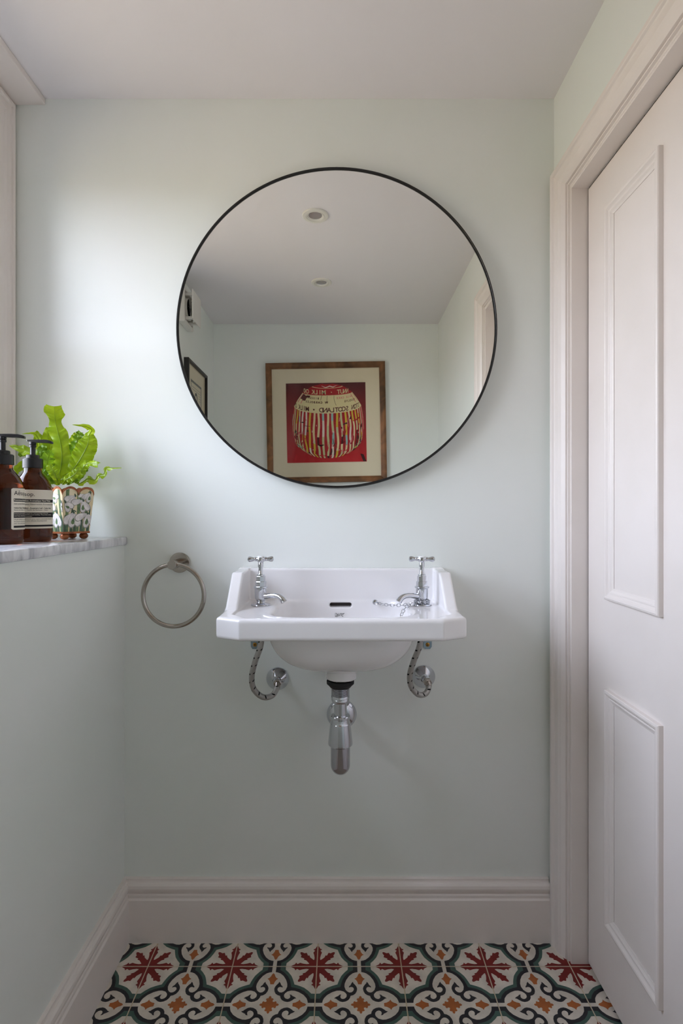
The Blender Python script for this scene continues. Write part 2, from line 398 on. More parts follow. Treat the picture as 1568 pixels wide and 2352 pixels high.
for i in range(-4, 5):
    for j in range(-9, 3):
        cx, cy = 0.0418 + 0.2 * i, 1.1887 + 0.2 * j
        if cx + 0.1 < TX0 or cx - 0.1 > TX1 or cy + 0.1 < TY0 or cy - 0.1 > TY1: continue
        x_hi = 0.60 if (cy + 0.1 > DY0 and cy - 0.1 < DY1) else XR - 0.001
        if cx - 0.0988 >= x_hi: continue
        me = tile_me
        cut = []
        if cx - 0.0988 < TX0: cut.append(((TX0 - cx, 0, 0), (-1, 0, 0)))
        if cx + 0.0988 > x_hi: cut.append(((x_hi - cx, 0, 0), (1, 0, 0)))
        if cy - 0.0988 < TY0: cut.append(((0, TY0 - cy, 0), (0, -1, 0)))
        if cy + 0.0988 > TY1: cut.append(((0, TY1 - cy, 0), (0, 1, 0)))
        if cut:
            bm = bm0.copy()
            for co, no in cut:
                bmesh.ops.bisect_plane(bm, geom=bm.verts[:] + bm.edges[:] + bm.faces[:], plane_co=co, plane_no=no, clear_outer=True)
            me = tile_me.copy(); bm.to_mesh(me); bm.free()
            if len(me.polygons) == 0: continue
        o = bpy.data.objects.new('floor_tile', me); o.location = (cx, cy, 0); COL.objects.link(o); attach(o, floor)

# baseboards: torus moulding over a plain board
bb = [(0.0, 0.0), (0.0184, 0.0), (0.0184, 0.106), (0.0150, 0.110), (0.0150, 0.117), (0.0125, 0.119), (0.0135, 0.123), (0.0165, 0.128), (0.0178, 0.134), (0.0165, 0.141), (0.0130, 0.1455), (0.0095, 0.1465), (0.0085, 0.149), (0.0085, 0.1545), (0.0, 0.155)]
def baseboard(name, pfun, t0, t1, label):
    return struct(MB().loft([[pfun(t, d, z) for d, z in bb] for t in (t0, t1)], cap_end=True).build(name, 'white_gloss'), label)
baseboard('baseboard_back', lambda t, d, z: (t, YB - d, z), XH, XR - 0.016, 'white moulded skirting board along the basin wall')
baseboard('baseboard_left', lambda t, d, z: (XH + d, t, z), YF, YB, 'white moulded skirting board along the half-height left wall')
baseboard('baseboard_right', lambda t, d, z: (XR - d, t, z), YF, 0.57, 'white moulded skirting board beside the door, behind the camera')

# door architrave (three mitred members) and lining
arch = struct(empty('trim_2', (XR, 0.965, 0)), 'white moulded architrave around the panelled door')
ap = [(0.0, XR + 0.004), (0.0, 0.521), (0.0015, 0.5195), (0.0095, 0.5195), (0.011, 0.5205), (0.0135, 0.5245), (0.016, 0.5262), (0.030, 0.5275), (0.040, 0.5320), (0.0485, 0.5385), (0.0500, 0.5465), (0.0512, 0.5465), (0.0530, 0.5415), (0.0552, 0.5420), (0.0566, 0.5500), (0.0578, 0.5500), (0.0592, 0.5465), (0.0620, 0.5465), (0.063, 0.548), (0.063, 0.56)]
AO0, AO1, AOZ = DY0 - 0.063, DY1 + 0.063, DZ + 0.0675
def ring_a(d, x): return [(x, AO1 - d, 0), (x, AO1 - d, AOZ - d), (x, AO0 + d, AOZ - d), (x, AO0 + d, 0)]
for k, nm in ((0, 'architrave_leg'), (1, 'architrave_head'), (2, 'architrave_leg')):
    MB().loft([[ring_a(d, x)[k], ring_a(d, x)[k + 1]] for d, x in ap], closed=False).build(nm, 'white_gloss', arch)
b_ = MB(); b_.box(0.5475, 0.642, DY1 - 0.0005, DY1 + 0.02, 0, DZ + 0.02); b_.box(0.5475, 0.642, DY0 - 0.02, DY0 + 0.0005, 0, DZ + 0.02); b_.box(0.5475, 0.642, DY0, DY1, DZ, DZ + 0.02)
b_.build('door_lining', 'white_gloss', arch)

door = struct(empty('door_1', (0.6, 0.965, 0)), 'closed white door with four moulded panels')
XD = 0.5855
MB().box(XD, XD + 0.04, DY0 + 0.005, DY1 - 0.005, 0.008, DZ - 0.005).build('leaf', 'white_gloss', door, bevel=0.0012)
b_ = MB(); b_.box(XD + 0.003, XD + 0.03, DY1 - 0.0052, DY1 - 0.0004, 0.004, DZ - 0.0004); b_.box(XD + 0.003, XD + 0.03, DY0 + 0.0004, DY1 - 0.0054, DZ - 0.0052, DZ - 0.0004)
b_.build('gap_shade', 'rubber_and_gap_shade', door)  # black strips added in the door gap to stand in for its shade
pm = [(0.0, 0.0), (0.0, -0.0085), (0.0012, -0.0105), (0.005, -0.0115), (0.0085, -0.0105), (0.0125, -0.0065), (0.0145, -0.0055), (0.0155, -0.0062), (0.018, -0.006), (0.022, -0.0030), (0.0265, -0.0014), (0.0265, -0.0002)]
for y0, y1 in ((0.99, 1.195), (0.700, 0.905)):
    for z0, z1 in ((0.885, 1.744), (0.169, 0.687)):
        rings = [[(XD + h, y0 + d, z0 + d), (XD + h, y1 - d, z0 + d), (XD + h, y1 - d, z1 - d), (XD + h, y0 + d, z1 - d)] for d, h in pm]
        MB().loft(rings).build('panel_moulding', 'white_gloss', door)

# window: casing, two sashes with a meeting rail, glass panes, inner sill stays the marble
win = struct(empty('window_1', (XW, 0.92, 1.0135)), 'white sash window over the marble ledge at the left edge')
def ring_w(d, h): return [(XW + h, WIN_Y0 - 0.05 + d, WIN_Z0 - 0.03 + d), (XW + h, YB - 0.002 - d, WIN_Z0 - 0.03 + d), (XW + h, YB - 0.002 - d, ZC - 0.0175 - d), (XW + h, WIN_Y0 - 0.05 + d, ZC - 0.0175 - d)]
cas = [(0.0, -0.001), (0.0, 0.008), (0.003, 0.010), (0.009, 0.010), (0.0105, 0.0135), (0.0145, 0.0145), (0.0175, 0.013), (0.0185, 0.0085), (0.024, 0.0075), (0.034, 0.007), (0.043, 0.005), (0.070, 0.004), (0.072, 0.001), (0.072, -0.03)]
MB().loft([ring_w(d, h) for d, h in cas]).build('casing', 'white_gloss', win)
zm = (WIN_Z0 + WIN_Z1) / 2
for z0, z1, xo in ((WIN_Z0, zm + 0.018, -0.028), (zm - 0.018, WIN_Z1, -0.060)):
    b_ = MB(); w = 0.036; x0, x1 = XW + xo - 0.03, XW + xo
    b_.box(x0, x1, WIN_Y0, WIN_Y0 + w, z0, z1); b_.box(x0, x1, WIN_Y1 - w, WIN_Y1, z0, z1)
    b_.box(x0, x1, WIN_Y0 + w, WIN_Y1 - w, z0, z0 + w); b_.box(x0, x1, WIN_Y0 + w, WIN_Y1 - w, z1 - w, z1)
    sash = b_.build('sash', 'white_gloss', win)
    MB().box(x0 + 0.013, x0 + 0.017, WIN_Y0 + w - 0.004, WIN_Y1 - w + 0.004, z0 + w - 0.004, z1 - w + 0.004).build('pane', 'window_glass', sash)

# marble ledge
b_ = MB(); prof = [(-0.5416, 0.9975), (-0.5416, 1.0105), (-0.5425, 1.0127), (-0.5445, 1.0135), (XW, 1.0135), (XW, 0.9935), (-0.5450, 0.9935), (-0.5428, 0.9945)]
b_.loft([[(x, y, z) for x, z in prof] for y in (YREC + 0.0, YB - 0.001)], cap_end=True)
b_.loft([[(max(x, XL), y, z) for x, z in prof] for y in (YF, YREC)], cap_end=True)
tag(b_.build('marble_ledge', 'marble', smooth=S35), 'grey veined white marble ledge top along the half-height wall', 'ledge')

# ---------------------------------------------------------------- recessed downlights
for (x, y, lab) in ((-0.092, 0.791, 'white recessed ceiling downlight, the larger one nearer the mirror'), (-0.091, 0.233, 'white recessed ceiling downlight, the smaller one near the red print wall')):
    t = tag(empty('recessed_downlight', (x, y, ZC)), lab, 'downlight', 'ceiling downlights')
    fl_ = lambda pr: [(r, -h) for r, h in pr]
    MB().lathe(fl_([(0.046, 0.0), (0.046, 0.0035), (0.0445, 0.0055), (0.041, 0.006), (0.033, 0.0055), (0.0325, 0.004), (0.031, 0.004), (0.031, 0.0)]), (x, y, ZC), n=48).build('bezel', 'white_plastic', t, smooth=S35)
    MB().lathe(fl_([(0.0308, 0.0), (0.0308, 0.0052), (0.0285, 0.0052), (0.0235, 0.0012), (0.0235, 0.0)]), (x, y, ZC), n=48).build('tilt_ring', 'white_plastic', t, smooth=S35)
    MB().lathe(fl_([(0.0232, 0.0), (0.0232, 0.0022), (0.0, 0.003)]), (x, y, ZC), n=32).build('lamp', 'lamp_lens', t, smooth=S35)

# ---------------------------------------------------------------- round mirror
MX, MZ, MR, MY = -0.0119, 1.534, 0.3985, 1.350
mir_t = tag(empty('round_mirror', (MX, YB, MZ - MR)), 'large round wall mirror with thin black metal frame', 'mirror')
MB().lathe([(MR - 0.006, 0.0), (MR, 0.0), (MR, 0.0245), (MR - 0.0006, 0.026), (MR - 0.0030, 0.026), (MR - 0.0036, 0.0248), (MR - 0.0046, 0.0248), (MR - 0.0060, 0.0242), (MR - 0.0060, 0.0)], (MX, YB - 0.0005, MZ), axis='Y', n=160).build('frame', 'black_metal', mir_t, smooth=S35)
MB().lathe([(MR - 0.0058, 0.0), (MR - 0.0058, 0.0225), (0.0, 0.0225)], (MX, YB - 0.0005, MZ), axis='Y', n=160).build('mirror_glass', 'mirror_glass', mir_t)

# ---------------------------------------------------------------- basin (one ceramic body from a distance field)
BX = -0.0003
def sd_round_poly2(px, py, poly):
    """signed distance to a convex/concave polygon, vectorised"""
    d = np.full(px.shape, 1e9); inside = np.zeros(px.shape, bool); n = len(poly)
    for i in range(n):
        ax, ay = poly[i]; bx, by = poly[(i + 1) % n]; ex, ey = bx - ax, by - ay
        wx, wy = px - ax, py - ay; t = np.clip((wx * ex + wy * ey) / (ex * ex + ey * ey), 0, 1)
        d = np.minimum(d, (wx - ex * t) ** 2 + (wy - ey * t) ** 2)
        c = ((ay > py) != (by > py)) & (px < (bx - ax) * (py - ay) / (by - ay + 1e-12) + ax); inside ^= c
    d = np.sqrt(d); return np.where(inside, -d, d)
def extr(d2, z, z0, z1, r):
    dz = np.abs(z - (z0 + z1) / 2) - (z1 - z0) / 2 + r; d2 = d2 + r
    return np.minimum(np.maximum(d2, dz), 0) + np.sqrt(np.maximum(d2, 0) ** 2 + np.maximum(dz, 0) ** 2) - r
def smin(a, b, k):
    h = np.clip(0.5 + 0.5 * (b - a) / k, 0, 1); return b * (1 - h) + a * h - k * h * (1 - h)
def smax(a, b, k): return -smin(-a, -b, k)
def superell(x, y, z, c, a, nxy, nz):
    X, Y, Z = np.abs(x - c[0]) / a[0], np.abs(y - c[1]) / a[1], np.abs(z - c[2]) / a[2]
    rr = (X ** nxy + Y ** nxy) ** (1 / nxy); k = (rr ** nz + Z ** nz) ** (1 / nz)
    return (k - 1) * min(a)
def basin_sdf(x, y, z):
    ax = np.abs(x)
    oct_ = [(-0.254, 1.375), (-0.254, 1.104), (-0.203, 1.077), (0.203, 1.077), (0.254, 1.104), (0.254, 1.375)]
    slab = extr(sd_round_poly2(x, y, oct_), z, 0.819, 0.8635, 0.0075)
    back = extr(sd_round_poly2(x, y, [(-0.254, 1.348), (0.254, 1.348), (0.254, 1.375), (-0.254, 1.375)]), z, 0.82, 0.936, 0.005)
    wing = extr(sd_round_poly2(y, z, [(1.375, 0.822), (1.375, 0.936), (1.262, 0.936), (1.180, 0.856), (1.180, 0.822)]), ax, 0.226, 0.254, 0.005)
    bowl = superell(x, y, z, (0, 1.237, 0.838), (0.163, 0.128, 0.115), 3.2, 2.6)
    body = smin(smin(smin(slab, back, 0.010), wing, 0.008), bowl, 0.010)
    boss = np.maximum(np.sqrt(x * x + (y - 1.228) ** 2) - 0.0345, np.abs(z - 0.722) - 0.020)
    body = smin(body, boss, 0.005)
    rec = extr(sd_round_poly2(x, y, [(-0.226, 1.348), (-0.226, 1.135), (-0.192, 1.100), (0.192, 1.100), (0.226, 1.135), (0.226, 1.348)]), z, 0.8595, 0.95, 0.003)
    body = smax(body, -rec, 0.005)
    inn = superell(x, y, z, (0, 1.238, 0.862), (0.148, 0.1125, 0.127), 5.0, 2.8)
    body = smax(body, -inn, 0.010)
    of = extr(np.sqrt(np.maximum(np.abs(x + 0.002) - 0.0222, 0) ** 2 + (z - 0.8455) ** 2) - 0.0056, y, 1.30, 1.366, 0.001)
    return smax(body, -of, 0.003)
def surface_nets(fn, lo, hi, h):
    axes = [np.arange(lo[i], hi[i] + h, h) for i in range(3)]
    G = np.meshgrid(*axes, indexing='ij'); D = fn(*G); sg = D < 0
    nx, ny, nz = D.shape; acc = np.zeros((nx - 1, ny - 1, nz - 1, 3)); cnt = np.zeros((nx - 1, ny - 1, nz - 1))
    corners = [(i, j, k) for i in (0, 1) for j in (0, 1) for k in (0, 1)]
    sl = lambda o: tuple(slice(o[a], D.shape[a] - 1 + o[a]) for a in range(3))
    for c in corners:
        for a in range(3):
            if c[a] == 0:
                d = list(c); d[a] = 1; A, B = D[sl(c)], D[sl(d)]; cross = (A < 0) != (B < 0)
                t = np.where(cross, A / np.where(A - B == 0, 1, A - B), 0)
                for q_ in range(3):
                    acc[..., q_] += np.where(cross, c[q_] + (t if q_ == a else 0), 0)
                cnt += cross
    act = cnt > 0; idx = -np.ones(cnt.shape, int); idx[act] = np.arange(act.sum())
    cell = np.argwhere(act); v = np.array(lo) + (cell + acc[act] / cnt[act][:, None]) * h
    faces = []
    for a in range(3):
        b, c = (a + 1) % 3, (a + 2) % 3
        s0 = [slice(1, -1)] * 3; s0[a] = slice(0, -1); s1 = list(s0); s1[a] = slice(1, None)
        A, B = sg[tuple(s0)], sg[tuple(s1)]
        pts = np.argwhere(A != B)
        pts[:, b] += 1; pts[:, c] += 1
        ori = A[A != B]
        qd = []
        for db, dc in ((0, 0), (-1, 0), (-1, -1), (0, -1)):
            p_ = pts.copy(); p_[:, b] += db; p_[:, c] += dc; qd.append(idx[p_[:, 0], p_[:, 1], p_[:, 2]])
        qd = np.stack(qd, 1); qd[~ori] = qd[~ori][:, ::-1]; faces.append(qd)
    faces = np.concatenate(faces)
    for _ in range(2):
        e_ = 1e-4; d0 = fn(v[:, 0], v[:, 1], v[:, 2]); g = []
        for a in range(3):
            w_ = v.copy(); w_[:, a] += e_; g.append((fn(w_[:, 0], w_[:, 1], w_[:, 2]) - d0) / e_)
        g = np.stack(g, 1); g2 = np.maximum((g ** 2).sum(1), 0.2); st = np.clip(d0 / g2, -0.6 * h, 0.6 * h)
        v = v - g * st[:, None]
    return v, faces
bv, bf = surface_nets(basin_sdf, (-0.262, 1.068, 0.694), (0.262, 1.3795, 0.944), 0.0026)
bv[:, 0] += BX
basin = tag(empty('basin', (BX, YB, 0.70)), 'white ceramic wall-hung basin with chamfered corners and raised back', 'basin')
me = bpy.data.meshes.new('bowl'); me.from_pydata(bv.tolist(), [], bf.tolist()); me.materials.append(M['ceramic'])
me.polygons.foreach_set('use_smooth', [True] * len(me.polygons)); me.update()
o = bpy.data.objects.new('bowl', me); COL.objects.link(o); attach(o, basin)
MB().box(BX - 0.030, BX + 0.026, 1.3655, 1.3665, 0.839, 0.852).build('overflow_shade_plate', 'void_shade', basin)  # dark-coloured plate closes the slot's back; stands in for the shade inside
# the small dark maker's mark under the overflow: shield, body and wing strokes
mk = MB(); y_m = 1.3462
def stroke(pts, w=0.0009, yy=None):
    yy = yy or y_m
    for (x0, z0), (x1, z1) in zip(pts[:-1], pts[1:]):
        dx, dz = x1 - x0, z1 - z0; l = math.hypot(dx, dz) or 1; nx, nz_ = -dz / l * w / 2, dx / l * w / 2
        mk.add([(x0 + nx, yy, z0 + nz_), (x1 + nx, yy, z1 + nz_), (x1 - nx, yy, z1 - nz_), (x0 - nx, yy, z0 - nz_)], [(0, 1, 2, 3)])
Q = lambda cx, cy: ((740 + cx / 17.42 - 784) * y_m / F, CZ - (1370 + cy / 17.42 - 1176) * y_m / F)
for pl in ([(515, 670), (520, 815), (600, 810), (640, 770), (600, 720), (570, 670), (515, 670)], [(530, 800), (580, 740), (640, 790)], [(560, 680), (600, 760), (560, 810)],
           [(640, 690), (640, 770), (700, 775)], [(665, 670), (690, 775), (720, 670)], [(650, 720), (600, 700)], [(740, 670), (750, 775)], [(770, 670), (765, 760)], [(720, 690), (790, 690), (885, 672), (800, 735), (740, 760)],
           [(790, 710), (850, 690)], [(775, 775), (835, 818)], [(790, 770), (825, 800)]):
    stroke([Q(*p) for p in pl], 0.0008)
mk.build('maker_mark', 'grey_ink', basin, recalc=False)

# ---------------------------------------------------------------- pillar taps
ZD = 0.8598
def make_tap(cx, side, lab):
    cy = 1.267
    t = tag(empty('pillar_tap', (cx, cy, ZD)), lab, 'tap', 'pillar taps on the basin')
    B_ = (cx, cy, ZD)
    MB().lathe([(0.0222, 0.0), (0.0225, 0.0012), (0.0215, 0.003), (0.0165, 0.0042), (0.0105, 0.006), (0.0092, 0.0085), (0.0100, 0.0102)], B_, n=40).build('base_flange', 'chrome', t, smooth=S35)
    MB().lathe([(0.0098, 0.0098), (0.0108, 0.0112), (0.0128, 0.0140), (0.0137, 0.0185), (0.0139, 0.0385), (0.0150, 0.0392), (0.0167, 0.0405), (0.0167, 0.0432), (0.0150, 0.0442), (0.013, 0.0442)], B_, n=40).build('body', 'chrome', t, smooth=S35)
    MB().lathe([(0.0131, 0.0440), (0.0131, 0.0545), (0.0125, 0.0555), (0.0107, 0.0560), (0.0107, 0.0670), (0.0100, 0.0680)], B_, n=8).build('bonnet', 'chrome', t, smooth=math.radians(20))
    MB().lathe([(0.0090, 0.0675), (0.0093, 0.0690), (0.0088, 0.0715), (0.0058, 0.0722), (0.0050, 0.0735), (0.0050, 0.0885), (0.0063, 0.0890), (0.0064, 0.0990), (0.0055, 0.1005)], B_, n=28).build('spindle', 'chrome', t, smooth=S35)
    ch = MB().lathe([(0.0055, 0.0995), (0.0095, 0.1020), (0.0112, 0.1050), (0.0112, 0.1090), (0.0098, 0.1115), (0.0085, 0.1120)], B_, n=28)
    a0 = math.radians(8 if side > 0 else -6)
    for k in range(4):
        a = a0 + k * math.pi / 2; d = Vector((math.cos(a), math.sin(a), 0))
        mt = Matrix((Vector((-d.y, d.x, 0)), Vector((0, 0, 1)), d)).transposed()
        ch.lathe([(0.0048, 0.008), (0.0048, 0.0135), (0.0040, 0.0145), (0.0044, 0.0165), (0.0060, 0.0215), (0.0066, 0.0255), (0.0056, 0.0285), (0.0030, 0.0300), (0.0, 0.0304)], (cx, cy, ZD + 0.107), n=20, mtx=mt)
    h = ch.build('cross_handle', 'chrome', t, smooth=S35)
    MB().lathe([(0.0086, 0.1115), (0.0086, 0.1132), (0.0070, 0.1142), (0.0, 0.1146)], B_, n=28).build('porcelain_disc', 'porcelain', h, smooth=S35)
    d = Vector((0.90 * side, -0.436, 0))
    sp = catmull([Vector((cx, cy, ZD)) + d * r + Vector((0, 0, z)) for r, z in ((0.008, 0.0205), (0.020, 0.0225), (0.035, 0.0245), (0.048, 0.0235), (0.058, 0.0185), (0.0635, 0.0115))], 6)
    MB().tube(sp, lambda u: 0.0072 - 0.0016 * math.sin(u * math.pi) + 0.0004 * u, n=20).build('spout', 'chrome', t, smooth=S35)
    return t
make_tap(-0.1880, 1, 'chrome cross-head pillar tap at the towel ring end of the basin')
make_tap(0.1870, -1, 'chrome cross-head pillar tap with a chain wrapped round its base')

# ---------------------------------------------------------------- plug chain
chain = tag(empty('plug_chain', (0.0828, 1.347, 0.853)), 'chrome link chain running from a wall stud to the chain-wrapped tap', 'chain')
MB().lathe([(0.0030, -0.001), (0.0030, 0.003), (0.0058, 0.004), (0.0068, 0.0065), (0.0058, 0.0095), (0.0028, 0.0108), (0.0, 0.011)], (0.0828, 1.347, 0.854), axis='Y', n=20).build('stud', 'chrome', chain, smooth=S35)
lb = MB(); ra, rb_ = 0.0064, 0.0036
lb.tube([(ra * math.copysign(abs(math.cos(a)) ** 0.8, math.cos(a)), rb_ * math.sin(a), 0) for a in [2 * math.pi * k / 16 for k in range(16)]], 0.00075, n=6, closed=True)
link0 = lb.build('link', 'chrome', smooth=S35); link_me = link0.data; bpy.data.objects.remove(link0)
def place_links(path, step=0.0098, roll0=0.0):
    path = [Vector(p) for p in path]; L_ = [0]
    for a, b in zip(path[:-1], path[1:]): L_.append(L_[-1] + (b - a).length)
    def at(s):
        for i in range(len(path) - 1):
            if s <= L_[i + 1]: return path[i].lerp(path[i + 1], (s - L_[i]) / max(L_[i + 1] - L_[i], 1e-9))
        return path[-1]
    s = step / 2; k = 0
    while s < L_[-1]:
        p, d = at(s), (at(min(s + 0.003, L_[-1])) - at(max(s - 0.003, 0))).normalized()
        rot = d.to_track_quat('X', 'Z').to_matrix().to_4x4() @ Matrix.Rotation(roll0 + k * math.radians(82) + math.radians(40), 4, 'X')
        o = bpy.data.objects.new('link', link_me); o.matrix_basis = Matrix.Translation(p) @ rot; COL.objects.link(o); attach(o, chain)
        s += step; k += 1
TR = Vector((0.187, 1.267, ZD))
place_links(catmull([(0.0828, 1.340, 0.854), (0.100, 1.325, 0.8515), (0.122, 1.302, 0.8535), (0.142, 1.283, 0.857), (0.168, 1.255, 0.8655)], 6))
for zz, ph, rr_ in ((0.0072, 0.0, 0.0155), (0.0118, 0.6, 0.0135), (0.0095, 1.4, 0.0165)):
    place_links([TR + Vector((rr_ * math.cos(a + ph), rr_ * math.sin(a + ph), zz + 0.001 * math.sin(3 * a))) for a in [2 * math.pi * k / 24 for k in range(25)]], roll0=ph)
place_links(catmull([(0.171, 1.254, 0.8645), (0.152, 1.235, 0.8630), (0.143, 1.222, 0.860), (0.134, 1.208, 0.850), (0.125, 1.19, 0.825), (0.10, 1.19, 0.79)], 6), roll0=0.5)

# ---------------------------------------------------------------- bottle trap
TY = 1.228; TXc = -0.0025; tz = lambda y: CZ - (y - 1176) * TY / F
trap = tag(empty('bottle_trap', (TXc, TY, tz(1778))), 'chrome bottle trap hanging under the basin with outlet into the wall', 'bottle trap')
T0 = (TXc, TY, 0); k_ = TY / F
def L2(pr): return [(r * k_, tz(y)) for r, y in reversed(pr)]
MB().lathe(L2([(30, 1561), (31.5, 1563), (31.5, 1569), (28, 1572), (24, 1577), (15, 1577)]), T0).build('rubber_washer', 'rubber_and_gap_shade', trap, smooth=S35)
thr = [(15, 1576)]
yv = 1576.5
while yv < 1596: thr += [(20.2, yv), (20.9, yv + 0.6), (20.2, yv + 1.2)]; yv += 1.9
MB().lathe(L2(thr + [(15, 1597)]), T0, n=40).build('threaded_tail', 'dark_chrome', trap, smooth=S35)
MB().lathe(L2([(15, 1596), (20.5, 1596), (21.5, 1598), (21.5, 1603), (20.2, 1604), (20.8, 1605), (20.8, 1608), (19, 1612), (14, 1612)]), T0, n=40).build('tail_nut', 'chrome', trap, smooth=S35)
MB().lathe(L2([(14.8, 1608), (14.8, 1652)]), T0).build('inlet_pipe', 'chrome', trap, smooth=S35)
MB().lathe(L2([(15, 1641), (20.5, 1642), (22, 1644), (22, 1649), (20.8, 1650), (21.3, 1652), (21.3, 1657), (23.2, 1660), (16, 1660.5)]), T0, n=40).build('collar', 'chrome', trap, smooth=S35)
MB().lathe(L2([(16, 1659.5), (23.3, 1660), (23.6, 1662), (28.2, 1704), (28.2, 1708), (26.5, 1710), (20, 1710.5)]), T0, n=40).build('cone_body', 'chrome', trap, smooth=S35)
MB().lathe(L2([(20, 1709), (22.2, 1709.5)] + [(22.2, 1756)] + [(22.2 * math.cos(a), 1756 + 22 * math.sin(a)) for a in [math.pi / 2 * i / 8 for i in range(1, 9)]]), T0, n=40).build('bottle', 'dark_chrome', trap, smooth=S35)
ZO = 0.572
MB().tube([(TXc, TY, ZO + 0.012), (TXc + 0.0005, 1.31, ZO + 0.004), (TXc + 0.001, YB - 0.002, ZO)], 0.016, n=24).build('outlet_pipe', 'chrome', trap, smooth=S35)
MB().lathe([(0.0375, 0.0), (0.0378, 0.002), (0.036, 0.0055), (0.030, 0.0115), (0.0225, 0.0155), (0.0165, 0.0170)], (TXc + 0.003, YB - 0.0005, ZO - 0.006), axis='Y', n=40).build('wall_flange', 'chrome', trap, smooth=S35)

# ---------------------------------------------------------------- braided hoses and wall pipe covers
def hose(pts, lab, end):
    path = catmull([P(*p) for p in pts], 8)
    t = tag(empty('braided_hose', path[-1]), lab, 'hose', 'braided hoses under the basin')
    MB().tube(path, 0.0067, n=18, uv=True).build('hose', 'braid', t, smooth=S35)
    for sgn, seg in ((0, path[:4]), (1, path[-7:])):
        MB().tube(seg, 0.0078, n=18).build('ferrule', 'satin_steel', t, smooth=S35)
    e_ = path[-1]; d = (Vector(end) - e_).normalized()
    mt = d.to_track_quat('Z', 'Y').to_matrix()
    MB().lathe([(0.0088, -0.004), (0.0102, -0.003), (0.0102, 0.007), (0.0090, 0.009)], e_, n=6, mtx=mt).build('hex_nut', 'satin_steel', t, smooth=math.radians(20))
    return t
hose([(601, 1462, 1.262), (597, 1488, 1.265), (585, 1522, 1.275), (578, 1555, 1.285), (583, 1583, 1.295), (603, 1601, 1.305), (624, 1598, 1.315), (635, 1582, 1.325), (637, 1570, 1.334)], 'grey braided flexible hose under the towel ring side tap', P(636.6, 1561, 1.36))
hose([(967, 1462, 1.262), (962, 1488, 1.265), (950, 1518, 1.275), (941, 1550, 1.285), (944, 1577, 1.295), (960, 1595, 1.305), (976, 1594, 1.315), (984, 1580, 1.325), (982, 1568, 1.334)], 'grey braided flexible hose under the chain-wrapped tap', P(975, 1557, 1.36))
for px, py, lab in ((636.6, 1561, 'polished chrome wall pipe cover beside the towel ring side hose'), (974.3, 1556.4, 'polished chrome wall pipe cover beside the hose nearer the door')):
    c = P(px, py, 1.366)
    t = tag(empty('pipe_cover', (c.x, YB, c.z)), lab, 'pipe cover', 'chrome pipe covers on the wall')
    MB().lathe([(0.0285, 0.0), (0.0288, 0.0015), (0.0280, 0.0035), (0.0120, 0.0165), (0.0108, 0.0180), (0.0095, 0.0182)], (c.x, YB - 0.0005, c.z), axis='Y', n=40).build('cone', 'chrome', t, smooth=S35)
    MB().lathe([(0.0085, 0.015), (0.0085, 0.034), (0.0070, 0.036)], (c.x, YB - 0.0005, c.z), axis='Y', n=24).build('pipe_stub', 'chrome', t, smooth=S35)

# hanger brackets with brass screws
for px, lab in ((585, 'zinc hanger bracket with brass screw beside the towel ring side hose'), (982, 'zinc hanger bracket with brass screw above the pipe cover nearer the door')):
    c = P(px, 1482, 1.37); x, z = c.x, c.z
    t = tag(empty('hanger_bracket', (x, YB, z)), lab, 'bracket', 'basin hanger brackets')
    pl = [(-0.0105, 0.030), (-0.0105, -0.004), (-0.0065, -0.010), (0.0065, -0.010), (0.0105, -0.004), (0.0105, 0.030)]
    MB().loft([[(x + u, y, z + w) for u, w in pl] for y in (YB - 0.0005, YB - 0.004)], cap_end=True).build('plate', 'zinc', t)
    s_ = MB().lathe([(0.0050, 0.0), (0.0050, 0.001), (0.0035, 0.0024), (0.0, 0.0028)], (x, YB - 0.004, z + 0.001), axis='Y', n=20).build('screw', 'brass', t, smooth=S35)
    b_ = MB(); b_.box(x - 0.003, x + 0.003, YB - 0.0071, YB - 0.0062, z + 0.0004, z + 0.0016); b_.box(x - 0.0006, x + 0.0006, YB - 0.0071, YB - 0.0062, z - 0.002, z + 0.004)
    b_.build('cross_slot', 'black_ink', s_)

# ---------------------------------------------------------------- towel ring
tr_x, tr_z = -0.4077, 0.9488
tw = tag(empty('towel_ring', (tr_x, YB, tr_z)), 'round brushed steel towel ring on the wall left of the basin', 'towel ring')
MB().lathe([(0.0255, 0.0), (0.0255, 0.006), (0.0248, 0.0068), (0.0235, 0.007), (0.009, 0.007)], (tr_x, YB - 0.0005, tr_z), axis='Y', n=48).build('wall_plate', 'satin_steel', tw, smooth=S35)
MB().lathe([(0.0110, 0.006), (0.0110, 0.0690), (0.0104, 0.0698), (0.0, 0.0698)], (tr_x, YB - 0.0005, tr_z), axis='Y', n=40).build('post', 'satin_steel', tw, smooth=S35)
rc = Vector((-0.4062, 1.3165, 0.8745)); R_ = 0.0745
MB().tube([rc + Vector((R_ * math.cos(a), 0.0035 * math.sin(a - 1.2), R_ * math.sin(a))) for a in [2 * math.pi * k / 96 for k in range(96)]], 0.0054, n=18, closed=True).build('ring', 'satin_steel', tw, smooth=S35)

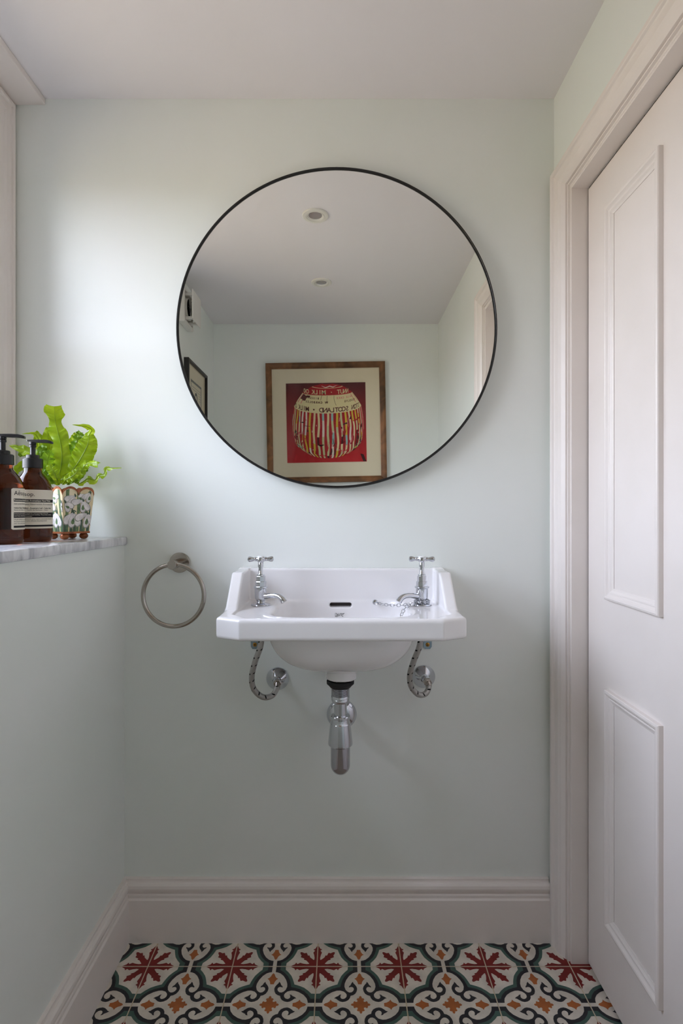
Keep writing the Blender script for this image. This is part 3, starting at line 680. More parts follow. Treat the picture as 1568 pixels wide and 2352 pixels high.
# ---------------------------------------------------------------- pump bottles
ZL = 1.0135
def bottle(cx, cy, a_label, lines, lab, title, nozzle):
    t = tag(empty('pump_bottle', (cx, cy, ZL)), lab, 'bottle', 'amber pump bottles on the ledge')
    B_ = (cx, cy, ZL); r = 0.0375
    MB().lathe([(0.0, 0.0005), (0.030, 0.0005), (0.0345, 0.0018), (0.0368, 0.006), (r, 0.011), (r, 0.103), (0.0370, 0.112), (0.0345, 0.122), (0.0295, 0.132), (0.0235, 0.140), (0.0182, 0.1465), (0.0172, 0.152), (0.0168, 0.160), (0.0, 0.160)], B_, n=48).build('body', 'amber_glass', t, smooth=S35)
    cap = []
    cb = MB(); n = 60
    ringp = lambda rr, z, am: [(cx + (rr + am * (1 if k % 2 else 0)) * math.cos(2 * math.pi * k / n), cy + (rr + am * (1 if k % 2 else 0)) * math.sin(2 * math.pi * k / n), ZL + z) for k in range(n)]
    cb.loft([ringp(0.0165, 0.1555, 0), ringp(0.0192, 0.156, 0.0004), ringp(0.0192, 0.1745, 0.0004), ringp(0.0180, 0.1762, 0), ringp(0.0132, 0.1766, 0), ringp(0.0130, 0.1825, 0), ringp(0.0118, 0.1838, 0), ringp(0.0055, 0.184, 0)])
    cb.build('pump_collar', 'black_plastic', t, smooth=S35)
    MB().lathe([(0.0052, 0.183), (0.0052, 0.200), (0.0068, 0.2005), (0.0068, 0.2045), (0.0060, 0.2055), (0.0068, 0.2065), (0.0068, 0.212)], B_, n=24).build('pump_stem', 'black_plastic', t, smooth=S35)
    d = Vector((math.cos(nozzle), math.sin(nozzle), 0)); nrm = Vector((-d.y, d.x, 0)); up = Vector((0, 0, 1)); c0 = Vector((cx, cy, ZL + 0.2135))
    sec = [(-0.010, 0.0062, 0.0028, -0.0008), (-0.008, 0.0078, 0.0024, -0.0010), (0.006, 0.0076, 0.0030, -0.0030), (0.016, 0.0062, 0.0032, -0.0036), (0.030, 0.0050, 0.0028, -0.0040), (0.038, 0.0044, 0.0006, -0.0052), (0.041, 0.0036, -0.0022, -0.0058)]
    hb = MB(); hb.loft([[c0 + d * s + nrm * w + up * lo, c0 + d * s + nrm * w + up * (hi * 0.6), c0 + d * s + nrm * w * 0.6 + up * hi, c0 + d * s - nrm * w * 0.6 + up * hi, c0 + d * s - nrm * w + up * (hi * 0.6), c0 + d * s - nrm * w + up * lo] for s, w, hi, lo in sec], cap_end=True)
    hb.build('pump_head', 'black_plastic', t, smooth=S35)
    # paper label wrapped round the glass
    LW, LH, z0 = 0.128, 0.0805, 0.0285
    rl = r + 0.0003
    ring = lambda s, z, rr: (cx + rr * math.cos(a_label + s / r), cy + rr * math.sin(a_label + s / r), ZL + z)
    pb = MB(); ns = 40
    def patch(bld, s0, s1, za, zb, rr, mi=0, corner=0.0):
        cols = [s0 + (s1 - s0) * k / ns for k in range(ns + 1)]
        bld.loft([[ring(s, za + (corner if k in (0, ns) else 0), rr), ring(s, zb - (corner if k in (0, ns) else 0), rr)] for k, s in enumerate(cols)], closed=False, mi=mi)
    patch(pb, 0, LW, z0, z0 + LH, rl, 0, 0.002)
    paper = pb.build('label', 'label_paper', t, recalc=False, smooth=S35)
    ib = MB()
    for f0, f1 in ((0.25, 0.325), (0.585, 0.715), (0.905, 0.953)): patch(ib, 0.0045, LW - 0.004, z0 + LH * (1 - f1), z0 + LH * (1 - f0), rl + 0.00012)
    wb1, wb2 = MB(), MB()
    def put(bld, s, fr_, size, rr, bold=0.0, col=0):
        v, f = text_mesh(s, size, bold=bold)
        bld.add([ring(0.0050 + p[0], z0 + LH * (1 - fr_) + p[1], rr) for p in v], f)
    put(ib, title, 0.165, 0.0118, rl + 0.0002)
    for s, fr_, size, white, bold in lines: put((wb1 if fr_ < 0.5 else wb2) if white else ib, s, fr_, size, rl + (0.00028 if white else 0.0002), bold)
    ib.build('print', 'black_ink', paper, recalc=False); wb1.build('white_title', 'label_paper', paper, recalc=False); wb2.build('white_paragraph', 'label_paper', paper, recalc=False)
    return t
ang = lambda cx, cy: math.atan2(-cy, -cx)
bx1, by1 = -0.6666, 1.071; bx2, by2 = -0.656, 1.157
lines1 = [('Reverence Aromatique Hand Wash', 0.303, 0.0044, True, 0.0001), ('Gel Lavant Exfoliant R\u00e9v\u00e9rence Aromatique', 0.392, 0.0042, False, 0.0),
          ('Vetiver Root \u00b7 Petitgrain \u00b7 Bergamot Rind', 0.49, 0.0036, False, 0.0001), ('Racine de V\u00e9tiver - Petitgrain - Bergamote', 0.54, 0.0036, False, 0),
          ('Exfoliating formulation for hard-working hands', 0.63, 0.0032, True, 0), ('with finely milled Pumice', 0.68, 0.0032, True, 0),
          ('Un gel exfoliant pour mains, enrichi', 0.765, 0.0034, False, 0), ('en poudre de pierre ponce', 0.815, 0.0034, False, 0), ('pour des mains nettes et douces', 0.865, 0.0034, False, 0)]
lines2 = [('Resurrection Aromatique Hand Wash', 0.303, 0.0044, True, 0.0001), ('Gel Nettoyant R\u00e9surrection Aromatique pour les Mains', 0.392, 0.0042, False, 0.0),
          ('Mandarin Rind - Rosemary Leaf - Cedar Atlas', 0.49, 0.0038, False, 0.0001), ('Mandarine - Feuille de Romarin - C\u00e8dre', 0.54, 0.0038, False, 0),
          ('A gentle cleansing gel for hard-working hands that', 0.618, 0.0030, True, 0), ('benefit from effective hand washing. This product contains', 0.655, 0.0030, True, 0), ('Rosemary and Lavender', 0.695, 0.0030, True, 0),
          ('Un gel exceptionnel pour mains malmen\u00e9es. Il assure', 0.765, 0.0034, False, 0), ('un lavage de mains efficace. Sa pr\u00e9paration', 0.815, 0.0034, False, 0), ('de Lavande', 0.865, 0.0034, False, 0)]
bottle(bx1, by1, ang(bx1, by1) + math.radians(22), lines1, 'amber glass pump bottle cut by the left picture edge, nearest the camera', 'A\u0113sop.', math.radians(8))
bottle(bx2, by2, ang(bx2, by2) - math.radians(54), lines2, 'amber glass pump bottle directly beside the snowdrop plant pot', 'A\u0113sop.', math.radians(2))

# ---------------------------------------------------------------- potted fern
PX, PY = -0.6355, 1.268
fern = tag(empty('potted_fern', (PX, PY, ZL)), 'crinkly bright green fern in a square scalloped snowdrop pot', 'potted plant')
th0 = math.radians(-31.8)
Z0P, HP, A0, A1 = ZL + 0.0145, 0.106, 0.0315, 0.040          # pot bottom, height, half sides bottom/top
def face_frame(k):
    a = th0 + k * math.pi / 2
    return Vector((math.cos(a), math.sin(a), 0)), Vector((-math.sin(a), math.cos(a), 0))
def pot_pt(k, u, v, off=0.0):
    """u in -1..1 across face k, v in 0..1 up"""
    n, t = face_frame(k); hw = A0 + (A1 - A0) * v
    return Vector((PX, PY, Z0P + HP * v)) + n * (hw + off) + t * (u * hw)
def vtop(u): return 1 - 0.15 * (1 - abs(math.sin(math.pi * u)) ** 0.55) if abs(u) < 0.999 else 0.85
NU = 32; us = [-1 + 2 * k / NU for k in range(NU + 1)]
body = MB(); inner_b = MB(); rim = MB()
for k in range(4):
    body.loft([[pot_pt(k, u, 0), pot_pt(k, u, 0.6), pot_pt(k, u, vtop(u))] for u in us], closed=False)
    inner_b.loft([[pot_pt(k, u * 0.97, 0.03, -0.0014), pot_pt(k, u * 0.97, vtop(u), -0.0014)] for u in us], closed=False)
    rim.loft([[pot_pt(k, u, vtop(u) - 0.045, 0.0006), pot_pt(k, u, vtop(u) + 0.004, 0.0008), pot_pt(k, u * 0.97, vtop(u) + 0.004, -0.0018), pot_pt(k, u * 0.97, vtop(u) - 0.045, -0.0016)] for u in us], closed=False)
body.add([pot_pt(k, -1, 0) for k in range(4)], [(0, 1, 2, 3)])
pot = body.build('pot', 'pot_cream', fern)
inner_b.build('pot_lining', 'terracotta', pot); rim.build('scalloped_rim', 'copper_paint', pot)
skirt = MB(); skirt.loft([[pot_pt(k, 1.03, 0, 0.001) + Vector((0, 0, dz)) for k in range(4)] for dz in (-0.001, 0.0035)], cap_end=True); skirt.build('base_band', 'copper_paint', pot)
for k in range(4):
    p = pot_pt(k, 0.72, 0, -0.008); c = Vector((p.x, p.y, ZL))
    MB().lathe([(0.0, 0.0), (0.0055, 0.0008), (0.0088, 0.0038), (0.0098, 0.0075), (0.0085, 0.0112), (0.0060, 0.0138), (0.0060, 0.0146)], c, n=24).build('ball_foot', 'copper_paint', pot, smooth=S35)
# painted snowdrops, flat on the faces
def teardrop(c, ang_, ln, w, n=14):
    out = []
    for i in range(n):
        t = 2 * math.pi * i / n; x = math.cos(t); y = math.sin(t) * (1 - 0.55 * x) * 0.75
        px_, py_ = (0.5 - 0.5 * x) * ln, y * w
        out.append((c[0] + px_ * math.cos(ang_) - py_ * math.sin(ang_), c[1] + px_ * math.sin(ang_) + py_ * math.cos(ang_)))
    return out
def blade(pts, w, n=8):
    pth = catmull([Vector((p[0], p[1], 0)) for p in pts], n); L_, R2 = [], []
    for i, p in enumerate(pth):
        d = (pth[min(i + 1, len(pth) - 1)] - pth[max(i - 1, 0)]).normalized(); ww = w(i / (len(pth) - 1)) if callable(w) else w
        L_.append((p.x - d.y * ww, p.y + d.x * ww)); R2.append((p.x + d.y * ww, p.y - d.x * ww))
    return L_, R2
taper = lambda w: (lambda t: w * (1 - t) ** 0.6 + 0.004)
def snowdrops(k, var):
    pr = MB(); AS = HP / A0 / 1.15        # v unit to u unit
    lay = [0.0002]
    def poly(p2, mi):
        lay[0] += 0.000015
        cx_, cy_ = sum(p[0] for p in p2) / len(p2), sum(p[1] for p in p2) / len(p2)
        ps = [pot_pt(k, max(-0.99, min(0.99, u)), max(0.015, min(v, vtop(max(-0.99, min(0.99, u))) - 0.05)), lay[0]) for u, v in [(cx_, cy_)] + p2]
        pr.add(ps, [(0, 1 + i, 1 + (i + 1) % len(p2)) for i in range(len(p2))], mi)
    def strip(pts, w, mi):
        lay[0] += 0.000015
        L_, R2 = blade([(u, v * AS) for u, v in pts], w)
        cl = lambda u, v: pot_pt(k, max(-0.99, min(0.99, u)), max(0.015, min(v / AS, vtop(max(-0.99, min(0.99, u))) - 0.05)), lay[0])
        pr.loft([[cl(*a), cl(*b)] for a, b in zip(L_, R2)], closed=False, mi=mi)
    def drop(u, v, angs, ln):
        for j, a in enumerate(angs):
            big = [(x, y / AS) for x, y in teardrop((u, v * AS), a, ln * 1.08, ln * 0.34)]
            sm = [(x, y / AS) for x, y in teardrop((u, v * AS), a, ln, ln * 0.29)]
            poly(big, 3); poly(sm, 2)
        poly([(x, y / AS) for x, y in teardrop((u + 0.02, v * AS - ln * 0.35), angs[len(angs) // 2], ln * 0.45, ln * 0.16)], 0)
        poly([(x, y / AS) for x, y in teardrop((u - 0.03, v * AS + 0.16), -1.2, 0.24, 0.07)], 1)
    sgn = -1 if var else 1
    for a in ([(-0.75, 0.0), (-0.72, 0.5), (-0.66, 0.95)], [(0.02, 0.0), (0.05, 0.5), (0.0, 0.95)], [(0.5, 0.0), (0.58, 0.4), (0.72, 0.9)]):
        strip([(sgn * x, y) for x, y in a], 0.10, 0)
    for a in ([(-0.45, 0), (-0.42, 0.3), (-0.35, 0.62)], [(-0.2, 0), (-0.18, 0.2), (-0.12, 0.36)], [(0.3, 0), (0.3, 0.2), (0.36, 0.42)], [(0.82, 0), (0.8, 0.3), (0.86, 0.56)], [(-0.9, 0), (-0.93, 0.2), (-0.85, 0.4)]):
        strip([(sgn * x, y) for x, y in a], taper(0.12), 1)
    for u, v, an, ln in ((-0.22, 0.80, (-2.75, -2.1), 0.70), (-0.02, 0.84, (-1.0, -0.35), 0.62), (0.72, 0.88, (-2.4, -1.7), 0.62), (0.30, 0.70, (-2.95, -1.5, -0.9), 0.74), (-0.30, 0.44, (-2.35, -1.75, -1.1), 0.92), (0.66, 0.42, (-2.75, -1.6, -0.9), 0.88), (-0.86, 0.66, (-1.2, -0.5), 0.62)):
        drop(sgn * u, v, an, ln)
    strip([(sgn * -0.42, 0.44), (sgn * -0.3, 0.49), (sgn * -0.12, 0.46)], 0.03, 1)
    pr.build('painted_snowdrops', ['print_green', 'print_dark_green', 'print_white', 'print_grey'], pot, recalc=False)
for k in range(4): snowdrops(k, k % 2)
MB().add([pot_pt(k, s * 0.95, 0.80, -0.002) for k in range(4) for s in (-1, 1)], [tuple(range(8))]).build('soil', 'soil', fern)

rnd = random.Random(5)
C6 = lambda cx, cy: (cx / 5.807 + 20, cy / 5.807 + 920)       # positions read off a zoomed crop
def leaf(pts, ws, ripple, freq, roll=0.0, mat_='leaf_green', seed=0, cup=0.12, lobes=0.0):
    """pts: (crop x, crop y, Y); ws: half widths in crop px along the leaf"""
    path = catmull([P(*C6(x, y), Y) for x, y, Y in pts], max(4, 56 // (len(pts) - 1))); n = len(path); m_ = 12
    r2 = random.Random(seed); ph = r2.uniform(0, 6.28); k_px = pts[0][2] / F / 5.807
    vs = []; mid = []
    for i, p in enumerate(path):
        t = i / (n - 1); tg = (path[min(i + 1, n - 1)] - path[max(i - 1, 0)]).normalized()
        view = (Vector((0, 0, CZ)) - p).normalized()
        side = tg.cross(view).normalized(); nr = side.cross(tg).normalized()
        rl_ = roll(t) if callable(roll) else roll
        sd = side * math.cos(rl_) + nr * math.sin(rl_); nm = nr * math.cos(rl_) - side * math.sin(rl_)
        f_ = t * (len(ws) - 1); j = min(int(f_), len(ws) - 2); w = (ws[j] * (1 - (f_ - j)) + ws[j + 1] * (f_ - j)) * k_px
        mid.append(p + nm * 0.0006)
        for s in range(m_ + 1):
            c = -1 + 2 * s / m_; e_ = abs(c) ** 1.6
            wav = math.sin(2 * math.pi * freq * t + ph + (1.3 if c > 0 else 0))
            ww = w * (1 + lobes * math.sin(2 * math.pi * freq * 0.5 * t + ph + (2.2 if c > 0 else 0)) * e_)
            fine = math.sin(2 * math.pi * freq * 2.6 * t + ph - abs(c) * 2.2) * 0.13
            vs.append(p + sd * (c * ww) + nm * (w * (ripple * e_ * wav + fine * abs(c) - cup * c * c)) + tg * (abs(c) * w * 0.25))
    b_ = MB(); b_.add(vs, [(i * (m_ + 1) + s, i * (m_ + 1) + s + 1, (i + 1) * (m_ + 1) + s + 1, (i + 1) * (m_ + 1) + s) for i in range(n - 1) for s in range(m_)])
    o = b_.build('leaf', mat_, fern, smooth=math.radians(80), recalc=False)
    MB().tube(mid, lambda t: 0.0011 * (1 - 0.75 * t), n=6).build('midrib', 'leaf_rib', o, smooth=S35)
    return o
YL = 1.268
# tall centre leaf and its neighbours
leaf([(640, 1130, YL), (680, 960, YL - 0.005), (710, 780, YL - 0.008), (695, 600, YL - 0.006), (655, 420, YL), (622, 290, YL + 0.005), (612, 180, YL), (605, 78, YL - 0.01)], [30, 75, 115, 122, 112, 95, 105, 90, 78, 112, 108, 95], 0.16, 7.0, 0.05, seed=1, lobes=0.16)
leaf([(770, 1090, YL + 0.005), (840, 950, YL + 0.0), (930, 820, YL - 0.005), (1020, 660, YL - 0.006), (1065, 540, YL), (1060, 470, YL + 0.012)], [25, 70, 115, 135, 125, 95, 60], 0.20, 7.5, 0.15, seed=2)
leaf([(1040, 500, YL + 0.02), (1085, 440, YL + 0.018), (1105, 390, YL + 0.01), (1040, 350, YL), (960, 335, YL - 0.01), (850, 322, YL - 0.015)], [50, 55, 48, 32, 20, 2], 0.3, 2.0, 0.6, seed=3)
leaf([(760, 1080, YL + 0.03), (830, 880, YL + 0.035), (880, 680, YL + 0.035), (920, 520, YL + 0.035), (960, 420, YL + 0.03)], [25, 60, 75, 65, 40], 0.5, 8.0, 0.5, 'leaf_deep', seed=4)
leaf([(700, 1060, YL - 0.02), (790, 1010, YL - 0.03), (880, 990, YL - 0.035), (960, 950, YL - 0.03), (1000, 900, YL - 0.02)], [20, 48, 62, 60, 30], 0.6, 5.0, 0.3, seed=5)
leaf([(860, 1080, YL), (960, 960, YL - 0.01), (1010, 870, YL - 0.01), (1070, 840, YL - 0.015), (1190, 850, YL - 0.03)], [20, 50, 58, 45, 36], 0.55, 4.0, 0.4, seed=6)
leaf([(925, 1120, YL - 0.01), (990, 1085, YL - 0.015), (1060, 1045, YL - 0.02), (1150, 1060, YL - 0.02), (1200, 1000, YL - 0.018), (1270, 980, YL - 0.02), (1300, 905, YL - 0.02), (1380, 900, YL - 0.025), (1505, 900, YL - 0.03)], [18, 36, 52, 44, 36, 38, 34, 22, 3], 0.55, 4.0, 0.9, seed=7, cup=0.5)
# left side, behind the pumps
leaf([(600, 1090, YL + 0.02), (545, 920, YL + 0.03), (500, 760, YL + 0.04), (450, 620, YL + 0.045), (400, 500, YL + 0.045), (372, 400, YL + 0.04)], [25, 65, 85, 80, 62, 2], 0.35, 6.0, -0.3, 'leaf_green', seed=8)
leaf([(620, 1080, YL + 0.04), (580, 850, YL + 0.05), (545, 640, YL + 0.055), (525, 480, YL + 0.05), (525, 360, YL + 0.045)], [25, 70, 80, 66, 20], 0.25, 5.0, 0.1, 'leaf_green', seed=9)
leaf([(590, 1090, YL), (480, 920, YL - 0.0), (380, 780, YL + 0.01), (250, 680, YL + 0.02), (120, 630, YL + 0.02), (5, 600, YL + 0.02)], [20, 60, 78, 72, 42, 2], 0.4, 5.0, -0.3, 'leaf_green', seed=10)
leaf([(590, 1100, YL + 0.01), (430, 1000, YL + 0.02), (300, 900, YL + 0.03), (190, 860, YL + 0.03), (120, 920, YL + 0.025), (100, 980, YL + 0.02)], [20, 55, 62, 60, 46, 12], 0.5, 4.0, 0.4, 'leaf_green', seed=11)
leaf([(610, 1100, YL - 0.03), (560, 1000, YL - 0.035), (520, 880, YL - 0.035), (530, 760, YL - 0.03), (570, 680, YL - 0.02)], [22, 70, 92, 80, 30], 0.3, 5.0, -0.4, 'leaf_deep', seed=12)
leaf([(600, 1100, YL + 0.02), (500, 1000, YL + 0.02), (440, 850, YL + 0.02), (430, 700, YL + 0.02), (480, 600, YL + 0.02)], [22, 60, 80, 66, 30], 0.45, 6.0, 0.3, 'leaf_deep', seed=13)
leaf([(640, 1110, YL - 0.02), (580, 1050, YL - 0.035), (520, 1020, YL - 0.045), (450, 960, YL - 0.05), (420, 900, YL - 0.05)], [20, 55, 66, 52, 16], 0.3, 4.0, 0.2, 'leaf_deep', seed=14)
leaf([(700, 1110, YL + 0.02), (760, 980, YL + 0.03), (800, 820, YL + 0.035), (810, 700, YL + 0.04), (800, 590, YL + 0.04)], [25, 70, 80, 65, 30], 0.4, 6.0, -0.2, 'leaf_deep', seed=15)
leaf([(780, 1120, YL + 0.01), (820, 1060, YL - 0.005), (870, 1030, YL - 0.01), (900, 1080, YL - 0.01)], [20, 55, 60, 24], 0.4, 3.0, 0.3, 'leaf_deep', seed=16)
leaf([(420, 640, YL + 0.03), (400, 520, YL + 0.03), (350, 450, YL + 0.02), (280, 436, YL + 0.01), (180, 444, YL)], [30, 42, 30, 14, 1], 0.2, 2.0, 0.7, 'leaf_green', seed=17)
leaf([(660, 1120, YL - 0.03), (640, 1040, YL - 0.04), (600, 960, YL - 0.045), (560, 900, YL - 0.045), (545, 850, YL - 0.04)], [18, 50, 62, 55, 24], 0.4, 4.0, -0.2, 'leaf_green', seed=18)
leaf([(720, 1120, YL - 0.03), (760, 1060, YL - 0.04), (830, 1020, YL - 0.045), (900, 960, YL - 0.045), (930, 890, YL - 0.04)], [18, 48, 58, 50, 22], 0.45, 5.0, 0.2, 'leaf_green', seed=19)
leaf([(690, 1110, YL + 0.03), (720, 900, YL + 0.045), (760, 720, YL + 0.05), (830, 600, YL + 0.05), (880, 500, YL + 0.045), (900, 440, YL + 0.04)], [22, 60, 72, 66, 50, 26], 0.5, 8.0, 0.2, 'leaf_green', seed=20)
leaf([(600, 1110, YL - 0.01), (500, 1060, YL - 0.015), (430, 1000, YL - 0.015), (420, 930, YL - 0.01), (470, 860, YL - 0.01)], [18, 50, 60, 48, 20], 0.5, 4.0, -0.4, 'leaf_deep', seed=21)
leaf([(560, 1080, YL + 0.045), (470, 900, YL + 0.05), (330, 760, YL + 0.05), (210, 700, YL + 0.045), (140, 740, YL + 0.04)], [20, 58, 66, 50, 18], 0.45, 4.0, 0.3, 'leaf_deep', seed=22)
leaf([(900, 1110, YL + 0.03), (950, 1000, YL + 0.035), (1000, 900, YL + 0.03), (1030, 800, YL + 0.03), (1045, 720, YL + 0.03)], [20, 50, 60, 52, 20], 0.5, 5.0, -0.3, 'leaf_deep', seed=23)

# ---------------------------------------------------------------- framed print behind the camera (seen in the mirror)
def frame_thing(name, lab, cen, ux, w, h, prof, fm, depth_dir, roll, art, glass=True):
    """cen on the wall surface; ux = unit vector to the viewer's right; depth_dir = out of the wall"""
    uz = Vector((0, 0, 1)); ux = Vector(ux); dd = Vector(depth_dir)
    c, s = math.cos(roll), math.sin(roll); ax, az = ux * c + uz * s, uz * c - ux * s
    pt = lambda u, v, d=0.0: Vector(cen) + ax * u + az * v + dd * d
    t = tag(empty(name, Vector(cen) - uz * h / 2), lab, 'picture')
    MB().loft([[pt(-w / 2 + d, -h / 2 + d, k), pt(w / 2 - d, -h / 2 + d, k), pt(w / 2 - d, h / 2 - d, k), pt(-w / 2 + d, h / 2 - d, k)] for d, k in prof]).build('frame', fm, t)
    MB().add([pt(-w / 2 + .01, -h / 2 + .01, .003), pt(w / 2 - .01, -h / 2 + .01, .003), pt(w / 2 - .01, h / 2 - .01, .003), pt(-w / 2 + .01, h / 2 - .01, .003)], [(0, 1, 2, 3)]).build('backing_board', 'cream_card', t)
    art(t, pt)
    return t
def art_print(t, pt):
    A = 0.437; D0 = 0.0092
    W2, a2 = 0.30, A / 2
    # mount with a bevelled window
    MB().loft([[pt(-q_, -q_, d), pt(q_, -q_, d), pt(q_, q_, d), pt(-q_, q_, d)] for q_, d in ((0.305, 0.0105), (a2 + 0.004, 0.0105), (a2 + 0.0015, 0.0088))]).build('mount', 'cream_card', t, recalc=False)
    sheet = MB().add([pt(-a2 - 0.002, -a2 - 0.002, 0.0085), pt(a2 + 0.002, -a2 - 0.002, 0.0085), pt(a2 + 0.002, a2 + 0.002, 0.0085), pt(-a2 - 0.002, a2 + 0.002, 0.0085)], [(0, 1, 2, 3)]).build('print_sheet', 'art_ground', t, recalc=False)
    names = ['art_red', 'art_dark', 'art_cream', 'art_yellow', 'art_aqua', 'art_pale', 'art_pink', 'art_brown', 'art_bright', 'art_white']
    ix = {n_: i for i, n_ in enumerate(names)}; pr = MB(); lay = [0.0086]; r3 = random.Random(11)
    def q4(ps, nm):
        pr.add([pt(u * A, v * A, lay[0]) for u, v in ps], [tuple(range(len(ps)))], ix[nm])
    # rings of the foil dome: (height at the edges, half width, sag at the centre)
    rings_ = [(0.495, 0.06, 0.01), (0.462, 0.20, 0.03), (0.388, 0.31, 0.037), (0.30, 0.375, 0.065), (0.215, 0.425, 0.10), (0.05, 0.45, 0.14), (-0.10, 0.452, 0.17), (-0.22, 0.425, 0.19), (-0.29, 0.33, 0.165)]
    def ring_pt(b, a):
        i = min(int(b), len(rings_) - 2); f = b - i
        e_, R2, s = [rings_[i][k] * (1 - f) + rings_[i + 1][k] * f for k in range(3)]
        return (0.02 * -1 + math.sin(a) * R2, e_ - math.cos(a) * s)
    def band(b0, b1, a0, a1, nm, n=1, nb=1, wob=0.0, ph=0.0):
        lay[0] += 0.0000015
        for i in range(n):
            for j in range(nb):
                A0_, A1_ = a0 + (a1 - a0) * i / n, a0 + (a1 - a0) * (i + 1) / n; B0, B1 = b0 + (b1 - b0) * j / nb, b0 + (b1 - b0) * (j + 1) / nb
                w0, w1 = wob * math.sin(B0 * 3.1 + ph), wob * math.sin(B1 * 3.1 + ph)
                q4([ring_pt(B0, A0_ + w0), ring_pt(B0, A1_ + w0), ring_pt(B1, A1_ + w1), ring_pt(B1, A0_ + w1)], nm)
    H = math.pi / 2
    # soft rays on the ground under the dome
    for u0, u1 in ((-0.5, -0.46), (0.40, 0.43)):
        q4([(u0, -0.5), (u1, -0.5), (u1 * 0.92, -0.40), (u0 * 0.93, -0.41)], 'art_dark' if u0 < 0 else 'art_bright')
    lay[0] = 0.0088
    band(0, 8, -H, H, 'art_red', 28, 24)
    band(0.9, 1.0, -H * .9, H * .9, 'art_cream', 16)
    q4([(-0.15, .475), (-0.09, .455), (-0.05, .468), (0.0, .448), (0.06, .47), (0.03, .452), (0.0, .438), (-0.05, .456), (-0.09, .444)], 'art_white')
    band(2.05, 4.0, -H, H, 'art_cream', 28, 8)
    for a, w in ((-1.45, .06), (-1.2, .05), (1.3, .09), (1.05, .05)): band(2.1, 3.2, a, a + w, 'art_pink', 1, 4)
    for a, b0, b1 in ((0.9, 2.2, 2.8), (1.1, 2.1, 2.7), (0.75, 2.15, 2.4)): band(b0, b1, a, a + 0.2, 'art_brown', 2, 2)
    band(2.1, 2.9, 0.0, 0.012, 'art_dark', 1, 3, 0.02); band(2.1, 3.2, -0.28, -0.268, 'art_dark', 1, 3, 0.03); band(2.05, 2.6, 0.22, 0.235, 'art_dark', 1, 3, 0.02)
    # stripes of the wrapper
    n_s = 23; cols = ['art_cream', 'art_pale', 'art_aqua', 'art_yellow', 'art_cream', 'art_white', 'art_pale', 'art_yellow']
    for k in range(n_s):
        a = -H + math.pi * (k + 0.5) / n_s; w = math.pi / n_s * 0.46; ph = r3.uniform(0, 6.28); wob = r3.uniform(0.004, 0.018)
        cuts = [4.0] + sorted(r3.uniform(4.3, 7.6) for _ in range(4)) + [7.9]
        for c0, c1 in zip(cuts[:-1], cuts[1:]):
            nm = r3.choice(cols) if abs(a) < 1.25 else r3.choice(['art_pink', 'art_cream', 'art_aqua', 'art_bright'])
            if c0 > 5.2 and r3.random() < 0.12: nm = 'art_brown'
            band(c0, c1 + 0.04, a - w / 2, a + w / 2, nm, 1, 4, wob, ph)
    # creases and glints of the foil
    def crease(a, b, n, w, nm, da, db):
        lay[0] += 0.0000015; pts = []
        for _ in range(n):
            pts.append(ring_pt(min(7.9, max(4.05, b)), max(-1.4, min(1.4, a)))); a += da * r3.uniform(-0.6, 1.4); b += db * r3.uniform(-0.5, 1.5)
        for k in range(n - 1):
            (x0, y0), (x1, y1) = pts[k], pts[k + 1]; l = math.hypot(x1 - x0, y1 - y0) or 1e-6
            w0, w1 = w * math.sin(math.pi * k / (n - 1)), w * math.sin(math.pi * (k + 1) / (n - 1)); nx, ny = -(y1 - y0) / l, (x1 - x0) / l
            ps = [(x0 + nx * w0, y0 + ny * w0), (x1 + nx * w1, y1 + ny * w1), (x1 - nx * w1, y1 - ny * w1), (x0 - nx * w0, y0 - ny * w0)]
            if (k == 0 or k == n - 2): ps = [ps[0], ps[1], ps[2]] if k == 0 else [ps[0], ps[1], ps[3]]
            q4(ps, nm)
    for _ in range(60):
        nm = r3.choice(['art_brown', 'art_brown', 'art_dark', 'art_red', 'art_bright', 'art_pink', 'art_red'])
        vert = r3.random() < 0.65
        crease(r3.uniform(-1.3, 1.3), r3.uniform(4.3, 7.3), r3.randint(5, 8), r3.uniform(0.003, 0.011), nm, 0.02 if vert else 0.07, 0.16 if vert else 0.05)
    for _ in range(16): crease(r3.uniform(-1.2, 1.2), r3.uniform(4.4, 7.2), 4, r3.uniform(0.002, 0.004), 'art_white', 0.02, 0.07)
    lay[0] += 0.0001
    def ring_text(s, b, a0, da, size, nm):
        a = a0
        for ch in s:
            if ch != ' ':
                v, f = text_mesh(ch, size, 'CENTER', 0.0006); o_ = ring_pt(b, a); o2 = ring_pt(b, a + 0.02)
                tx = Vector((o2[0] - o_[0], o2[1] - o_[1])).normalized(); sx = max(0.35, math.cos(a))
                pr.add([pt(o_[0] * A + p[0] * sx * tx.x, o_[1] * A + p[0] * sx * tx.y + p[1], lay[0]) for p in v], f, ix[nm])
            a += da
    ring_text('STON SCOTLAND \u2022 MILK CH', 3.88, -1.22, 0.118, 0.036, 'art_brown')
    ring_text('NNUT \u00b7 MILK CHO', 1.93, -0.98, 0.162, 0.034, 'art_cream')
    ring_text('RESOLVE       W CARBOLES', 2.95, -1.15, 0.085, 0.016, 'art_brown'); ring_text('MILK CAKE', 2.5, -1.05, 0.085, 0.014, 'art_pink'); ring_text('BISCUITS', 2.5, 0.35, 0.085, 0.014, 'art_brown')
    pr.build('printed_dome', names, sheet, recalc=False)
    MB().add([pt(-0.302, -0.302, 0.0125), pt(0.302, -0.302, 0.0125), pt(0.302, 0.302, 0.0125), pt(-0.302, 0.302, 0.0125)], [(0, 1, 2, 3)]).build('glass', 'picture_glass', t, recalc=False)
